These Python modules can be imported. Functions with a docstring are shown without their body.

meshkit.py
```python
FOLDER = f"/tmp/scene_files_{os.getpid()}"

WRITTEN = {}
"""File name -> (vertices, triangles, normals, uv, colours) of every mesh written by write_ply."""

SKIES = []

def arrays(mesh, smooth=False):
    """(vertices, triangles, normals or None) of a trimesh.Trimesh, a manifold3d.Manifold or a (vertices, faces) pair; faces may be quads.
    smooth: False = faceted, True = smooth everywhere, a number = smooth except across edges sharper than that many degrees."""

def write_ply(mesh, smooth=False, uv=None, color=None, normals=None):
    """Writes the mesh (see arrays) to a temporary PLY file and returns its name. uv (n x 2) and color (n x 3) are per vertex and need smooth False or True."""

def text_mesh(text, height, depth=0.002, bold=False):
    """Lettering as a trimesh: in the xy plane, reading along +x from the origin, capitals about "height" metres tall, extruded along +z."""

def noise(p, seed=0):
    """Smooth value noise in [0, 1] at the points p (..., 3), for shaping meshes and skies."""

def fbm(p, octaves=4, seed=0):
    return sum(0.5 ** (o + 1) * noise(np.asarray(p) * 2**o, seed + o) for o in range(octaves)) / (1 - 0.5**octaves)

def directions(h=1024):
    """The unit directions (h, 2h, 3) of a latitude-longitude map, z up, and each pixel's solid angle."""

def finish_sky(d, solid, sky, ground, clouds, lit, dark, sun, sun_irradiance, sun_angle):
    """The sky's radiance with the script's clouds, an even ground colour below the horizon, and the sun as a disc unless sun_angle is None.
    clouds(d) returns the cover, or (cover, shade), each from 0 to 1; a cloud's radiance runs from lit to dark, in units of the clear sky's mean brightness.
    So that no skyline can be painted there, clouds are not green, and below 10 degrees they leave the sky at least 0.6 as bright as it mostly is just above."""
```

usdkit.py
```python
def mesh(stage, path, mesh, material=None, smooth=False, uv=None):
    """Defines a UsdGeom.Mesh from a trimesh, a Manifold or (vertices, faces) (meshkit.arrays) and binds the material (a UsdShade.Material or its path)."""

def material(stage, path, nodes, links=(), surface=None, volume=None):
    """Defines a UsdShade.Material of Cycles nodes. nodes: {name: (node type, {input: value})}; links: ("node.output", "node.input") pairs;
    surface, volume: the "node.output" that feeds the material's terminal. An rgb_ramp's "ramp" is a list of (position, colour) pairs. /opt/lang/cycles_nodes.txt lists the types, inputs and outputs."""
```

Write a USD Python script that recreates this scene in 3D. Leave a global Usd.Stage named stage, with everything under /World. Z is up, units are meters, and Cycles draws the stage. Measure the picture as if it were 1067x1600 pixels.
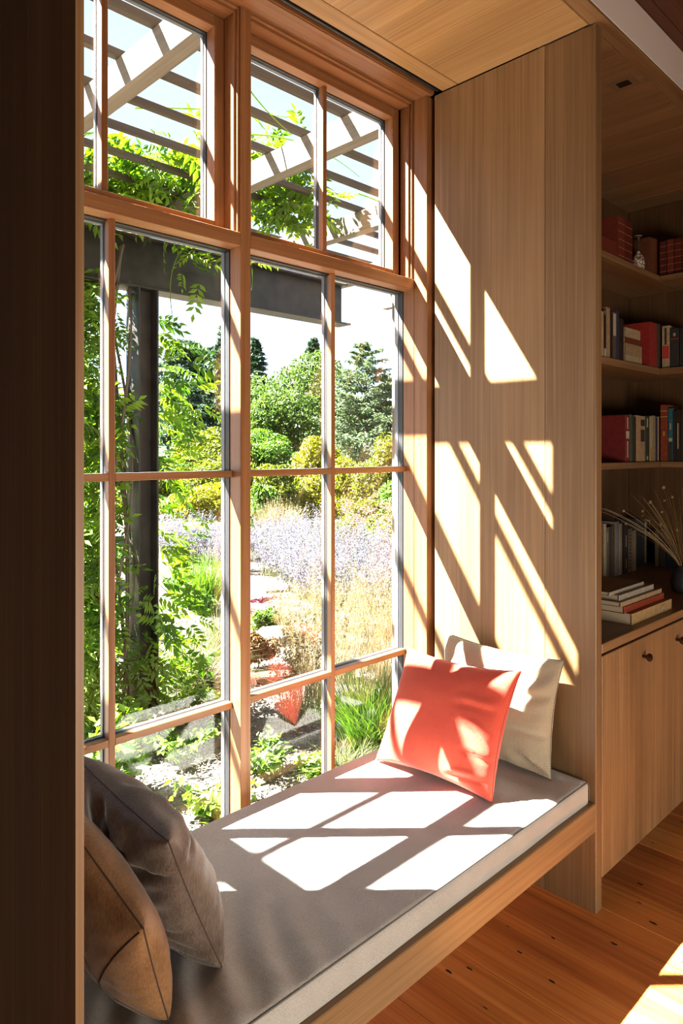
import math, random
import numpy as np, trimesh, usdkit, meshkit
from pxr import Usd, UsdGeom, UsdLux, UsdShade, Gf, Sdf, Vt

stage = Usd.Stage.CreateInMemory()
UsdGeom.SetStageUpAxis(stage, UsdGeom.Tokens.z)
UsdGeom.SetStageMetersPerUnit(stage, 1.0)
UsdGeom.Xform.Define(stage, '/World')
UsdGeom.Scope.Define(stage, '/World/Looks')
T = Sdf.ValueTypeNames

# ------------------------------------------------------------------ camera
F, CX, HY, EZ = 1090.0, 533.5, 704.0, 1.559          # focal length in px of a 1067 x 1600 frame, centre column, horizon row, eye height
TH = math.atan((1641 - 533.5) / F)
fw = np.array([-math.sin(TH), math.cos(TH)]); rt = np.array([math.cos(TH), math.sin(TH)])
cam = UsdGeom.Camera.Define(stage, '/World/camera')
AP = 24.0
cam.CreateHorizontalApertureAttr(AP); cam.CreateVerticalApertureAttr(AP * 1600 / 1067)
cam.CreateFocalLengthAttr(F / 1067 * AP)
cam.CreateVerticalApertureOffsetAttr((HY - 800) / 1067 * AP)
cam.CreateClippingRangeAttr(Gf.Vec2f(0.05, 2000)); cam.CreateFStopAttr(0.0)
M = Gf.Matrix4d(rt[0], rt[1], 0, 0, 0, 0, 1, 0, -fw[0], -fw[1], 0, 0, 0, 0, EZ, 1)
cam.AddTransformOp().Set(M)
cam.CreateExposureAttr(0.55)

# ------------------------------------------------------------------ sky, sun, an added fill light
SUND = np.array([0.94, 1.0, -1.515])                   # the way the sunlight travels
SUN_I, SKY_S, FILL = 24.0, 0.15, 12.5
dome = UsdLux.DomeLight.Define(stage, '/World/sky_dome'); dome.CreateIntensityAttr(1.0)
elev = math.asin(1.515 / np.linalg.norm(SUND))
sun = UsdLux.DistantLight.Define(stage, '/World/sun')
sun.CreateIntensityAttr(SUN_I); sun.CreateNormalizeAttr(True); sun.CreateAngleAttr(0.53); sun.CreateColorAttr(Gf.Vec3f(1.0, 0.955, 0.89))
def look_to(d):
    z = -np.asarray(d, float) / np.linalg.norm(d); x = np.cross([0, 0, 1.0], z); x /= np.linalg.norm(x); y = np.cross(z, x)
    return Gf.Matrix4d(*x, 0, *y, 0, *z, 0, 0, 0, 0, 1)
sun.AddTransformOp().Set(look_to(SUND))

def fill_light(name, x, y, z, w, h, inten, col, d):
    l = UsdLux.RectLight.Define(stage, '/World/' + name)
    l.CreateWidthAttr(w); l.CreateHeightAttr(h); l.CreateIntensityAttr(inten); l.CreateColorAttr(Gf.Vec3f(*col))
    m = look_to(d); m.SetTranslateOnly(Gf.Vec3d(x, y, z)); l.AddTransformOp().Set(m)
fill_light('added_fill', 1.72, .90, .62, 1.8, 1.0, FILL, (1.0, 0.86, 0.70), (-1, 0.0001, 0))  # unseen fill light, added to brighten cabinet, bench and floor

# ------------------------------------------------------------------ helpers
used = {}
def numbered(path):
    n = used.get(path, -1) + 1; used[path] = n
    return path if n == 0 else f'{path}_{n:03d}'
def tag(p, label=None, cat=None, group=None, kind=None):
    for k, v in (('label', label), ('category', cat), ('group', group), ('kind', kind)):
        if v: p.SetCustomDataByKey(k, v)
    return p
def thing(name, label, cat, loc=(0, 0, 0), rotz=0, group=None, kind=None):
    x = UsdGeom.Xform.Define(stage, numbered('/World/' + name))
    if any(loc): x.AddTranslateOp().Set(Gf.Vec3d(*map(float, loc)))
    if rotz: x.AddRotateZOp().Set(math.degrees(rotz))
    return tag(x.GetPrim(), label, cat, group, kind)
def obj(name, mesh, mat, parent=None, smooth=False, tint=None, label=None, kind=None):
    path = numbered((str(parent.GetPath()) if parent is not None else '/World') + '/' + name)
    m = usdkit.mesh(stage, path, mesh, MAT[mat] if isinstance(mat, str) else mat, smooth=smooth)
    if tint is not None:
        UsdGeom.PrimvarsAPI(m).CreatePrimvar('tint', T.FloatArray, 'vertex').Set(Vt.FloatArray.FromNumpy(np.asarray(tint, np.float32)))
    return tag(m.GetPrim(), label=label, kind=kind)
def dup(src, loc, rotz=0, label=None, group=None, scale=None):
    was = src.GetCustomData()
    x = UsdGeom.Xform.Define(stage, numbered('/World/' + src.GetName().rstrip('0123456789').rstrip('_')))
    x.GetPrim().GetReferences().AddInternalReference(src.GetPath())
    x.SetXformOpOrder([])
    x.AddTransformOp(opSuffix='place').Set(Gf.Matrix4d().SetScale(scale or 1.0) * Gf.Matrix4d().SetRotate(Gf.Rotation(Gf.Vec3d(0, 0, 1), math.degrees(rotz))) * Gf.Matrix4d().SetTranslate(Gf.Vec3d(*map(float, loc))))
    p = x.GetPrim(); p.SetInstanceable(True)
    return tag(p, label or was['label'], was['category'], group or was.get('group'))

# chamfered box: 24 points, topology found once
_s = np.array([(sx, sy, sz) for sx in (-1, 1) for sy in (-1, 1) for sz in (-1, 1)], float)
_p = np.array([s * [(1 if k == a else .8) for k in range(3)] for s in _s for a in range(3)])
_h = trimesh.Trimesh(_p, trimesh.convex.convex_hull(_p).faces, process=False)
_cv = trimesh.convex.convex_hull(_p)
_map = [int(np.argmin(np.linalg.norm(_p - v, axis=1))) for v in _cv.vertices]
_faces = np.array(_map)[_cv.faces]
def bx(x0, x1, y0, y1, z0, z1, b=0.0015):
    x0, x1 = min(x0, x1), max(x0, x1); y0, y1 = min(y0, y1), max(y0, y1); z0, z1 = min(z0, z1), max(z0, z1)
    c = np.array([x0 + x1, y0 + y1, z0 + z1]) / 2; h = np.array([x1 - x0, y1 - y0, z1 - z0]) / 2
    b = min(b, h.min() * .45)
    pts = np.array([s * np.array([h[k] if k == a else h[k] - b for k in range(3)]) for s in _s for a in range(3)])
    return trimesh.Trimesh(pts + c, _faces, process=False)
def cat(*ms):
    ms = [m for m in ms if m is not None]
    v, f, n = [], [], 0
    for m in ms:
        vv, ff = (m.vertices, m.faces) if hasattr(m, 'faces') else m
        v.append(np.asarray(vv)); f.append(np.asarray(ff) + n); n += len(vv)
    return trimesh.Trimesh(np.vstack(v), np.vstack(f), process=False)
def grid_faces(n, m, wrap=False):
    i, j = np.meshgrid(np.arange(n - 1), np.arange(m if wrap else m - 1), indexing='ij')
    a = i * m + j; b = i * m + (j + 1) % m; c = (i + 1) * m + (j + 1) % m; d = (i + 1) * m + j
    return np.vstack([np.stack([a, b, c], -1).reshape(-1, 3), np.stack([a, c, d], -1).reshape(-1, 3)])
def lathe(prof, c=(0, 0, 0), n=24, axis='z'):
    prof = np.asarray(prof, float); t = np.arange(n) * 2 * math.pi / n
    v = np.stack([prof[:, :1] * np.cos(t), prof[:, :1] * np.sin(t), np.repeat(prof[:, 1:2], n, 1)], -1).reshape(-1, 3)
    f = grid_faces(len(prof), n, True)
    if axis == 'x': v = v[:, [2, 0, 1]]
    if axis == 'y': v = v[:, [1, 2, 0]]
    return trimesh.Trimesh(v + c, f, process=False)
def tube(pts, r, sides=6):
    p = np.asarray(pts, float); t = np.gradient(p, axis=0); t /= np.linalg.norm(t, axis=1, keepdims=True) + 1e-12
    ref = np.where(np.abs(t[:, 2:]) < .9, [0, 0, 1.], [1., 0, 0]); a = np.cross(t, ref); a /= np.linalg.norm(a, axis=1, keepdims=True) + 1e-12
    b = np.cross(t, a); an = np.arange(sides) * 2 * math.pi / sides
    r = np.broadcast_to(np.asarray(r, float), (len(p),))
    v = p[:, None] + r[:, None, None] * (np.cos(an)[None, :, None] * a[:, None] + np.sin(an)[None, :, None] * b[:, None])
    f = grid_faces(len(p), sides, True); n = len(v.reshape(-1, 3))
    v = np.vstack([v.reshape(-1, 3), p[0], p[-1]])
    k = np.arange(sides); k2 = (k + 1) % sides; e = (len(p) - 1) * sides
    f = np.vstack([f, np.stack([k2, k, np.full(sides, n)], -1), np.stack([e + k, e + k2, np.full(sides, n + 1)], -1)])
    return trimesh.Trimesh(v, f, process=False)
def rounded_box(lo, hi, r, step=.03):
    lo, hi = np.array(lo, float), np.array(hi, float)
    def ax(k):
        n = max(2, int((hi[k] - lo[k] - 2 * r) / step)); e = np.linspace(0, 1, 5)[:-1]
        q = r * (1 - np.cos(e * math.pi / 2))
        return np.concatenate([lo[k] + q, np.linspace(lo[k] + r, hi[k] - r, n + 1), hi[k] - q[::-1]])
    A = [ax(k) for k in range(3)]; parts = []
    for k in range(3):
        i, j = [q for q in range(3) if q != k]
        for side in (0, 1):
            gi, gj = np.meshgrid(A[i], A[j], indexing='ij'); v = np.zeros(gi.shape + (3,))
            v[..., i], v[..., j], v[..., k] = gi, gj, (hi if side else lo)[k]
            f = grid_faces(len(A[i]), len(A[j]))
            parts.append((v.reshape(-1, 3), f if (side == 1) == (k != 1) else f[:, ::-1]))
    m = cat(*parts)
    inner = np.clip(m.vertices, lo + r, hi - r); d = m.vertices - inner; L = np.linalg.norm(d, axis=1, keepdims=True)
    # pull every skin point onto the rounded skin
    m.vertices = np.where(L > 1e-9, inner + d / np.maximum(L, 1e-9) * r, m.vertices)
    m.merge_vertices(digits_vertex=6)
    return m

# where a picture point lies on a known plane of the room (used to set out the room from measurements)
def ray(u, v):
    a = (u - CX) / F; d = fw + a * rt
    return np.array([d[0], d[1], (HY - v) / F])
E0 = np.array([0, 0, EZ])
def onx(u, v, x): r = ray(u, v); return r * (x / r[0]) + E0
def ony(u, v, y): r = ray(u, v); return r * (y / r[1]) + E0
def onz(u, v, z): r = ray(u, v); return r * ((z - EZ) / r[2]) + E0
def spot(u, d): return d * (fw + (u - CX) / F * rt)
def zat(v, d): return EZ + (HY - v) / F * d

# ------------------------------------------------------------------ materials
MAT = {}
def mat(name, nodes, links=(), surface='p.BSDF', **k):
    MAT[name] = usdkit.material(stage, '/World/Looks/' + name, nodes, links, surface=surface, **k)
def plain(name, c, rough=.5, **k):
    mat(name, {'p': ('principled_bsdf', dict(base_color=c, roughness=rough, **k))})
def wood(name, dark, mid, light, axis, across=95., along=1.6, rough=.42, bump=.12, broad=7., spec=.4, shift=(0, 0, 0)):
    s1 = [across] * 3; s2 = [broad] * 3; s1['xyz'.index(axis)] = along; s2['xyz'.index(axis)] = .55
    mat(name, {
        'g': ('geometry', {}), 'm1': ('mapping', dict(scale=s1, location=shift)), 'm2': ('mapping', dict(scale=s2, location=shift)),
        'n1': ('noise_texture', dict(scale=1.0, detail=5.0, roughness=.62, distortion=.25)), 'n2': ('noise_texture', dict(scale=1.0, detail=3.0, roughness=.5, distortion=.6)),
        'mx': ('mix_float', dict(fac=.45)), 'r': ('rgb_ramp', {'ramp': [(.30, dark), (.5, mid), (.68, light)]}),
        'b': ('bump', dict(strength=bump, distance=.002)), 'p': ('principled_bsdf', dict(roughness=rough, specular_ior_level=spec)),
    }, [('g.position', 'm1.vector'), ('g.position', 'm2.vector'), ('m1.vector', 'n1.vector'), ('m2.vector', 'n2.vector'),
        ('n1.fac', 'mx.a'), ('n2.fac', 'mx.b'), ('mx.result', 'r.fac'), ('r.color', 'p.base_color'), ('n1.fac', 'b.height'), ('b.normal', 'p.normal')])
OD, OM, OL = (.128, .068, .027), (.212, .120, .053), (.29, .175, .082)        # oak
for a in 'xyz':
    wood('oak_' + a, OD, OM, OL, a)
for k in range(3):
    wood(f'oak_z_{k}', OD, tuple(c * (.92, 1.06, .86)[k] for c in OM), OL, 'z', across=110, along=1.2, shift=(k * 2.3, k * 1.1, k * 3.))
for a in 'xy':
    wood('ceiling_oak_' + a, (.21, .118, .045), (.34, .205, .085), (.44, .285, .13), a)
wood('shaded_oak_z', (.06, .030, .012), (.10, .052, .022), (.14, .078, .036), 'z')  # darkened copy of the oak: the shelves' inner shade put into the colour
FD, FM, FL = (.14, .055, .019), (.225, .098, .037), (.30, .145, .060)     # fir of the window
for a in 'yz':
    wood('fir_' + a, FD, FM, FL, a, across=70, rough=.38, broad=12)
for k, (a, b, c) in enumerate([((.28, .075, .016), (.54, .172, .038), (.70, .27, .068)), ((.34, .10, .022), (.62, .225, .052), (.78, .34, .092)),
                               ((.21, .056, .013), (.43, .128, .030), (.60, .21, .054)), ((.29, .080, .017), (.56, .19, .042), (.73, .29, .076))]):
    wood(f'plank_{k}', a, b, c, 'x', across=60, along=1.1, rough=.33, bump=.25, broad=9, shift=(k * 3.7, k * 1.3, 0))
wood('dark_ceiling_wood', (.05, .018, .008), (.09, .032, .014), (.13, .05, .022), 'y', rough=.5)
wood('weathered_wood', (.095, .080, .060), (.140, .120, .094), (.185, .160, .128), 'x', across=60, along=1.5, rough=.7, spec=.2)
wood('weathered_slat', (.040, .032, .024), (.062, .051, .038), (.085, .070, .053), 'y', across=60, along=1.5, rough=.7, spec=.2)
plain('plaster', (.62, .56, .52), .8); plain('room_wall', (.16, .10, .065), .8); plain('siding', (.10, .075, .055), .8)
plain('black_gasket', (.012, .012, .014), .5)
plain('grey_aluminium', (.075, .08, .09), .4)
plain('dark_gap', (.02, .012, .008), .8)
plain('bronze', (.10, .065, .04), .32, metallic=.9)
plain('black_plastic', (.006, .006, .006), .5)
plain('fixture_plate', (.17, .10, .05), .5)
mat('steel', {'g': ('geometry', {}), 'n': ('noise_texture', dict(scale=9., detail=6.)), 'r': ('rgb_ramp', {'ramp': [(.3, (.015, .0135, .0125)), (.7, (.036, .033, .030))]}),
              'p': ('principled_bsdf', dict(roughness=.45, metallic=.3))}, [('g.position', 'n.vector'), ('n.fac', 'r.fac'), ('r.color', 'p.base_color')])
mat('pane_glass', {'t': ('transparent_bsdf', dict(color=(.975, .985, .98))), 'gl': ('glossy_bsdf', dict(color=(1, 1, 1), roughness=0.0)), 'lw': ('layer_weight', dict(blend=.5)),
    'pw': ('math', dict(math_type='power', value2=5.)), 'ma': ('math', dict(math_type='multiply_add', value2=.96, value3=.026)), 'm': ('mix_closure', {})},
    [('lw.facing', 'pw.value1'), ('pw.value', 'ma.value1'), ('ma.value', 'm.fac'), ('t.BSDF', 'm.closure1'), ('gl.BSDF', 'm.closure2')], surface='m.closure')
def fabric(name, c1, c2, scale=900., bump=.35, rough=.9, sheen=.25, stretch=(1, 1, 1), blotch=.25):
    mat(name, {'o': ('geometry', {}), 'm': ('mapping', dict(scale=[scale * s for s in stretch])), 'n': ('noise_texture', dict(scale=1., detail=2., roughness=.6)),
               'n2': ('noise_texture', dict(scale=9., detail=3.)), 'mx': ('mix_float', dict(fac=blotch)), 'r': ('rgb_ramp', {'ramp': [(.33, c1), (.67, c2)]}),
               'b': ('bump', dict(strength=bump, distance=.0012)), 'p': ('principled_bsdf', dict(roughness=rough, sheen_weight=sheen, sheen_roughness=.4, specular_ior_level=.15))},
        [('o.position', 'm.vector'), ('m.vector', 'n.vector'), ('o.position', 'n2.vector'), ('n.fac', 'mx.a'), ('n2.fac', 'mx.b'), ('mx.result', 'r.fac'), ('r.color', 'p.base_color'), ('n.fac', 'b.height'), ('b.normal', 'p.normal')])
fabric('seat_fabric', (.285, .275, .25), (.45, .435, .40), 420)
fabric('red_fabric', (.40, .046, .028), (.55, .080, .048), 520, bump=.6, stretch=(1, .4, 1))
fabric('grey_hide', (.060, .042, .031), (.16, .125, .10), 260, bump=.35, rough=.6, sheen=.15, stretch=(1, 1, .25), blotch=.5)
fabric('tan_hide', (.13, .062, .024), (.28, .155, .070), 260, bump=.35, rough=.65, sheen=.08, stretch=(1, 1, .3), blotch=.55)
plain('grey_thread', (.13, .12, .105), .9); plain('red_thread', (.35, .05, .03), .9); plain('brown_thread', (.05, .03, .02), .8)

mat('beige_weave', {'o': ('geometry', {}), 's': ('separate_xyz', {}), 'pp': ('math', dict(math_type='pingpong', value2=.0075)), 'ad': ('math', dict(math_type='multiply_add', value2=1.1)), 'fr': ('math', dict(math_type='multiply', value2=1150.)), 'sn': ('math', dict(math_type='sine')),
    'm01': ('map_range', dict(from_min=-1., from_max=1., to_min=0., to_max=1.)), 'n': ('noise_texture', dict(scale=420., detail=2.)), 'mx': ('mix_float', dict(fac=.45)), 'r': ('rgb_ramp', {'ramp': [(.25, (.19, .155, .10)), (.7, (.46, .40, .29))]}),
    'b': ('bump', dict(strength=.7, distance=.0015)), 'p': ('principled_bsdf', dict(roughness=.9, sheen_weight=.15, specular_ior_level=.15))},
    [('o.position', 's.vector'), ('s.x', 'pp.value1'), ('pp.value', 'ad.value1'), ('s.z', 'ad.value3'), ('ad.value', 'fr.value1'), ('fr.value', 'sn.value1'), ('sn.value', 'm01.value'), ('m01.result', 'mx.a'), ('o.position', 'n.vector'), ('n.fac', 'mx.b'),
     ('mx.result', 'r.fac'), ('r.color', 'p.base_color'), ('m01.result', 'b.height'), ('b.normal', 'p.normal')])
# sky
usdkit.material(stage, '/World/Looks/sky', {
    'g': ('texture_coordinate', {}), 's': ('sky_texture', dict(sky_type='multiple_scattering', sun_disc=False, sun_elevation=elev, sun_rotation=math.atan2(-SUND[0], -SUND[1]), altitude=100., air_density=1., aerosol_density=1.6, ozone_density=1.)),
    'sc': ('mix_color', dict(blend_type='multiply', fac=1., b=(SKY_S, SKY_S, SKY_S), use_clamp=False)), 'hz': ('mix_color', dict(fac=.46, b=(.98, 1.04, 1.12), use_clamp=False)),
    'b': ('background_shader', dict(strength=1.0))}, [('g.generated', 's.vector'), ('s.color', 'sc.a'), ('sc.result', 'hz.a'), ('hz.result', 'b.color')], surface='b.background')
UsdShade.MaterialBindingAPI.Apply(dome.GetPrim()).Bind(UsdShade.Material.Get(stage, '/World/Looks/sky'))

# ================================================================== THE SETTING
XO, YP, YN = -1.07, 2.252, 0.483          # alcove front plane, far panel face, near panel face
XF = -1.84                                # front plane of the window's frame
YJ, YK = 2.231, 0.5145                    # the jambs' faces, far and near
M0, M1 = 1.3525, 1.393                    # mullion
CEIL = 3.0

# floor: wide boards along x
fl = thing('floor', 'reddish brown reclaimed plank floor below the window seat', 'floor', kind='structure')
rng = random.Random(3)
y = -4.5
k = 0
while y < 4.3:
    w = rng.choice([.128, .142, .155, .118, .165])
    x = -1.95
    segs = [(-1.95, rng.uniform(-.1, .6)), ]
    segs += [(segs[0][1], 1.72)]
    for a, b in segs:
        obj('plank', bx(a + .0006, b - .0006, y + .0008, y + w - .0008, -.025, rng.uniform(-.0012, 0), .0018), f'plank_{rng.randrange(4)}', fl)
    y += w; k += 1
kn = []
rk = np.random.default_rng(11)
pits = []
for i in range(46):
    px, py = rk.uniform(-1.3, .2), rk.uniform(1.2, 3.4); L = rk.uniform(.004, .013)
    n = 9; t = np.linspace(0, 2 * math.pi, n, endpoint=False)
    q = np.stack([px + L * np.cos(t) * rk.uniform(.8, 1.3, n), py + L * .38 * np.sin(t) * rk.uniform(.7, 1.3, n), np.full(n, .0004)], -1)
    q = np.vstack([q, [px, py, .0004]])
    pits.append((q, np.array([[j, (j + 1) % n, n] for j in range(n)])))
obj('nail_hole', cat(*pits), 'dark_gap', fl, kind='stuff', label='small dark nail holes and chips')
# a knot ring
t = np.linspace(0, 2 * math.pi, 40)
kx, ky = -.86, 2.93
obj('knot', cat(tube(np.stack([kx + .034 * np.cos(t), ky + .02 * np.sin(t), np.full(40, -.0006)], -1), .0015), tube(np.stack([kx + .018 * np.cos(t), ky + .009 * np.sin(t), np.full(40, -.0006)], -1), .0012)), 'dark_gap', fl, label='dark ringed knot')

# walls of the alcove and the room
w = thing('wall_right', 'tall oak end panel of the alcove striped by sunlight', 'wall', kind='structure')
edges = [(-1.75, -1.43, 0), (-1.43, -1.26, 1), (-1.26, XO, 2)]
for a, b, i in edges:
    obj('panel_board', bx(a, b, YP, YP + .043, 0, CEIL - .004, .0002 if i < 2 else .0025), f'oak_z_{i}', w)
w = thing('wall_left', 'dark oak end panel of the alcove nearest the camera', 'wall', kind='structure')
for i, (a, b) in enumerate(((-1.90, -1.72), (-1.72, -1.50), (-1.50, -1.27), (-1.27, XO))):
    obj('panel_board', bx(a, b, YN - .014, YN, 0, CEIL - .004, .0002), f'oak_z_{i % 3}', w)
w = thing('wall_back', 'outer house wall around the window', 'wall', kind='structure')
obj('spandrel', bx(-2.02, -1.80, -4.6, 4.4, -.5, .195), 'siding', w)
obj('wall_head', bx(-2.02, -1.862, -4.6, 4.4, 3.03, 3.6), 'siding', w)
obj('pier', bx(-2.02, -1.80, -4.6, YK - .09, .195, 3.03), 'siding', w)
obj('pier', bx(-2.02, -1.80, YP + .045, 4.4, .195, 3.03), 'siding', w)
w = thing('wall_front', 'plain room wall behind the camera', 'wall', kind='structure')
obj('wall_body', bx(-1.9, 1.7, -4.6, -4.5, 0, 3.3), 'room_wall', w)
w = thing('wall_far', 'plain room wall beyond the bookcase', 'wall', kind='structure')
obj('wall_body', bx(-1.85, 1.7, 4.32, 4.42, 0, 3.3), 'room_wall', w)
w = thing('wall_side', 'room wall across from the alcove with an opening added for the fill light', 'wall', kind='structure')
for q in ((-4.5, -.02, 0, 3.3), (-.02, 1.82, 1.14, 3.3), (-.02, 1.82, 0, .10), (1.82, 4.32, 0, 3.3)):  # gap left in this unseen wall for the added fill light
    obj('wall_body', bx(1.60, 1.70, *q), 'room_wall', w)

# ceilings
c = thing('ceiling', 'oak lined ceiling of the alcove with its dark shade slot', 'ceiling', kind='structure')
obj('head_board', bx(-1.838, -1.757, YN, YP, CEIL, CEIL + .02), 'fir_y', c)
obj('slot_back', bx(-1.757, -1.71, YN, YP, CEIL + .045, CEIL + .055), 'dark_gap', c)
obj('slot_side', bx(-1.757, -1.752, YN, YP, CEIL + .004, CEIL + .045), 'fir_y', c)
obj('shade_rail', bx(-1.738, -1.727, YN, YP, CEIL + .006, CEIL + .03), 'black_gasket', c)
obj('ceiling_board', bx(-1.71, -1.637, YN, YP, CEIL, CEIL + .02), 'ceiling_oak_y', c)
obj('ceiling_panel', bx(-1.634, -1.097, YN, YP, CEIL, CEIL + .02), 'ceiling_oak_x', c)
obj('ceiling_backing', bx(-1.86, -1.05, -4.5, 4.32, CEIL + .06, CEIL + .09), 'dark_gap', c)
obj('edge_board', bx(-1.095, -1.04, -4.5, 4.32, CEIL, CEIL + .012), 'oak_y', c)
yy = 2.296
for i, wd in enumerate((.20, .26, .23, .27, .25, .28, .24, .30)):
    obj('soffit_board', bx(-1.80, -1.097, yy + .0006, min(yy + wd, 4.32) - .0006, CEIL, CEIL + .02, .001), 'oak_x', c); yy += wd
c2 = thing('ceiling_main', 'dark brown wooden room ceiling above the plaster fascia', 'ceiling', kind='structure')
yy = -1.6
xx = -1.3
while xx < 1.6:
    obj('ceiling_plank', bx(xx + .001, xx + .149, -4.5, 4.32, 3.17, 3.20), 'dark_ceiling_wood', c2); xx += .15
tag(obj('trim_1', bx(-1.30, -1.04, -4.5, 4.32, CEIL + .013, 3.169, .003), 'plaster'), 'grey plaster fascia beam running above the bookcase soffit', 'beam', kind='structure')

# the window's fixed frame
fr = thing('trim_2', 'orange fir frame with mullion and transom dividing the two windows', 'window frame', kind='structure')
ZB, ZT = .20, CEIL                        # frame foot and head
TR0, TR1 = 2.222, 2.266                    # transom
obj('mullion', bx(-1.90, XF, M0, M1, ZB, ZT), 'fir_z', fr)
obj('mullion_back', bx(-2.0, -1.90, M0 - .016, M1 + .016, TR1, ZT), 'fir_z', fr)
obj('mullion_cap', bx(-1.942, -1.901, M0 + .002, M1 - .002, ZB, TR1), 'grey_aluminium', fr)
obj('jamb', bx(-1.90, XF - .0004, YJ, YP + .03, ZB, ZT), 'fir_z', fr)
obj('jamb', bx(XF, -1.773, YJ, YP + .03, ZB, ZT), 'fir_z', fr)
obj('jamb_back', bx(-2.0, -1.90, YJ - .0145, YP + .05, TR1, ZT), 'fir_z', fr)
obj('jamb_back', bx(-1.942, -1.90, YJ + .002, YP + .05, ZB, TR1), 'grey_aluminium', fr)
obj('jamb', bx(-1.90, -1.773, YN - .03, YK, ZB, ZT), 'fir_z', fr)
obj('jamb_back', bx(-1.942, -1.90, YN - .05, YK - .002, ZB, TR1), 'grey_aluminium', fr)
obj('jamb_back', bx(-1.986, -1.90, YN - .05, YK + .0145, TR1, ZT), 'fir_z', fr)
obj('shadow_gap', bx(-1.79, -1.751, YP + .03, YP + .045, ZB, ZT), 'dark_gap', fr)
obj('transom', bx(-1.90, XF, YK, M0 - .0003, TR0, TR1), 'fir_y', fr)
obj('transom', bx(-1.90, XF, M1 + .0003, YJ - .0003, TR0, TR1), 'fir_y', fr)
obj('transom_back', bx(-1.985, -1.90, YK, YJ, TR0 + .012, TR1), 'fir_y', fr)
obj('head', bx(-2.0, XF, YK, YJ, ZT, ZT + .03), 'fir_y', fr)
obj('sill', bx(-1.942, -1.80, YK, YJ, ZB - .004, ZB + .012), 'fir_y', fr)
for a, b in ((YK, M0), (M1, YJ)):          # stepped stops above the transom
    for d, x1 in ((.007, -1.846), (.0145, -1.858)):
        x0 = -1.858 if d < .01 else -1.912
        obj('stop', bx(x0, x1, a, a + d, TR1, ZT), 'fir_z', fr)
        obj('stop', bx(x0, x1, b - d, b, TR1, ZT), 'fir_z', fr)
        obj('stop', bx(x0, x1, a + d, b - d, ZT - d * 1.35, ZT), 'fir_y', fr)

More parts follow.
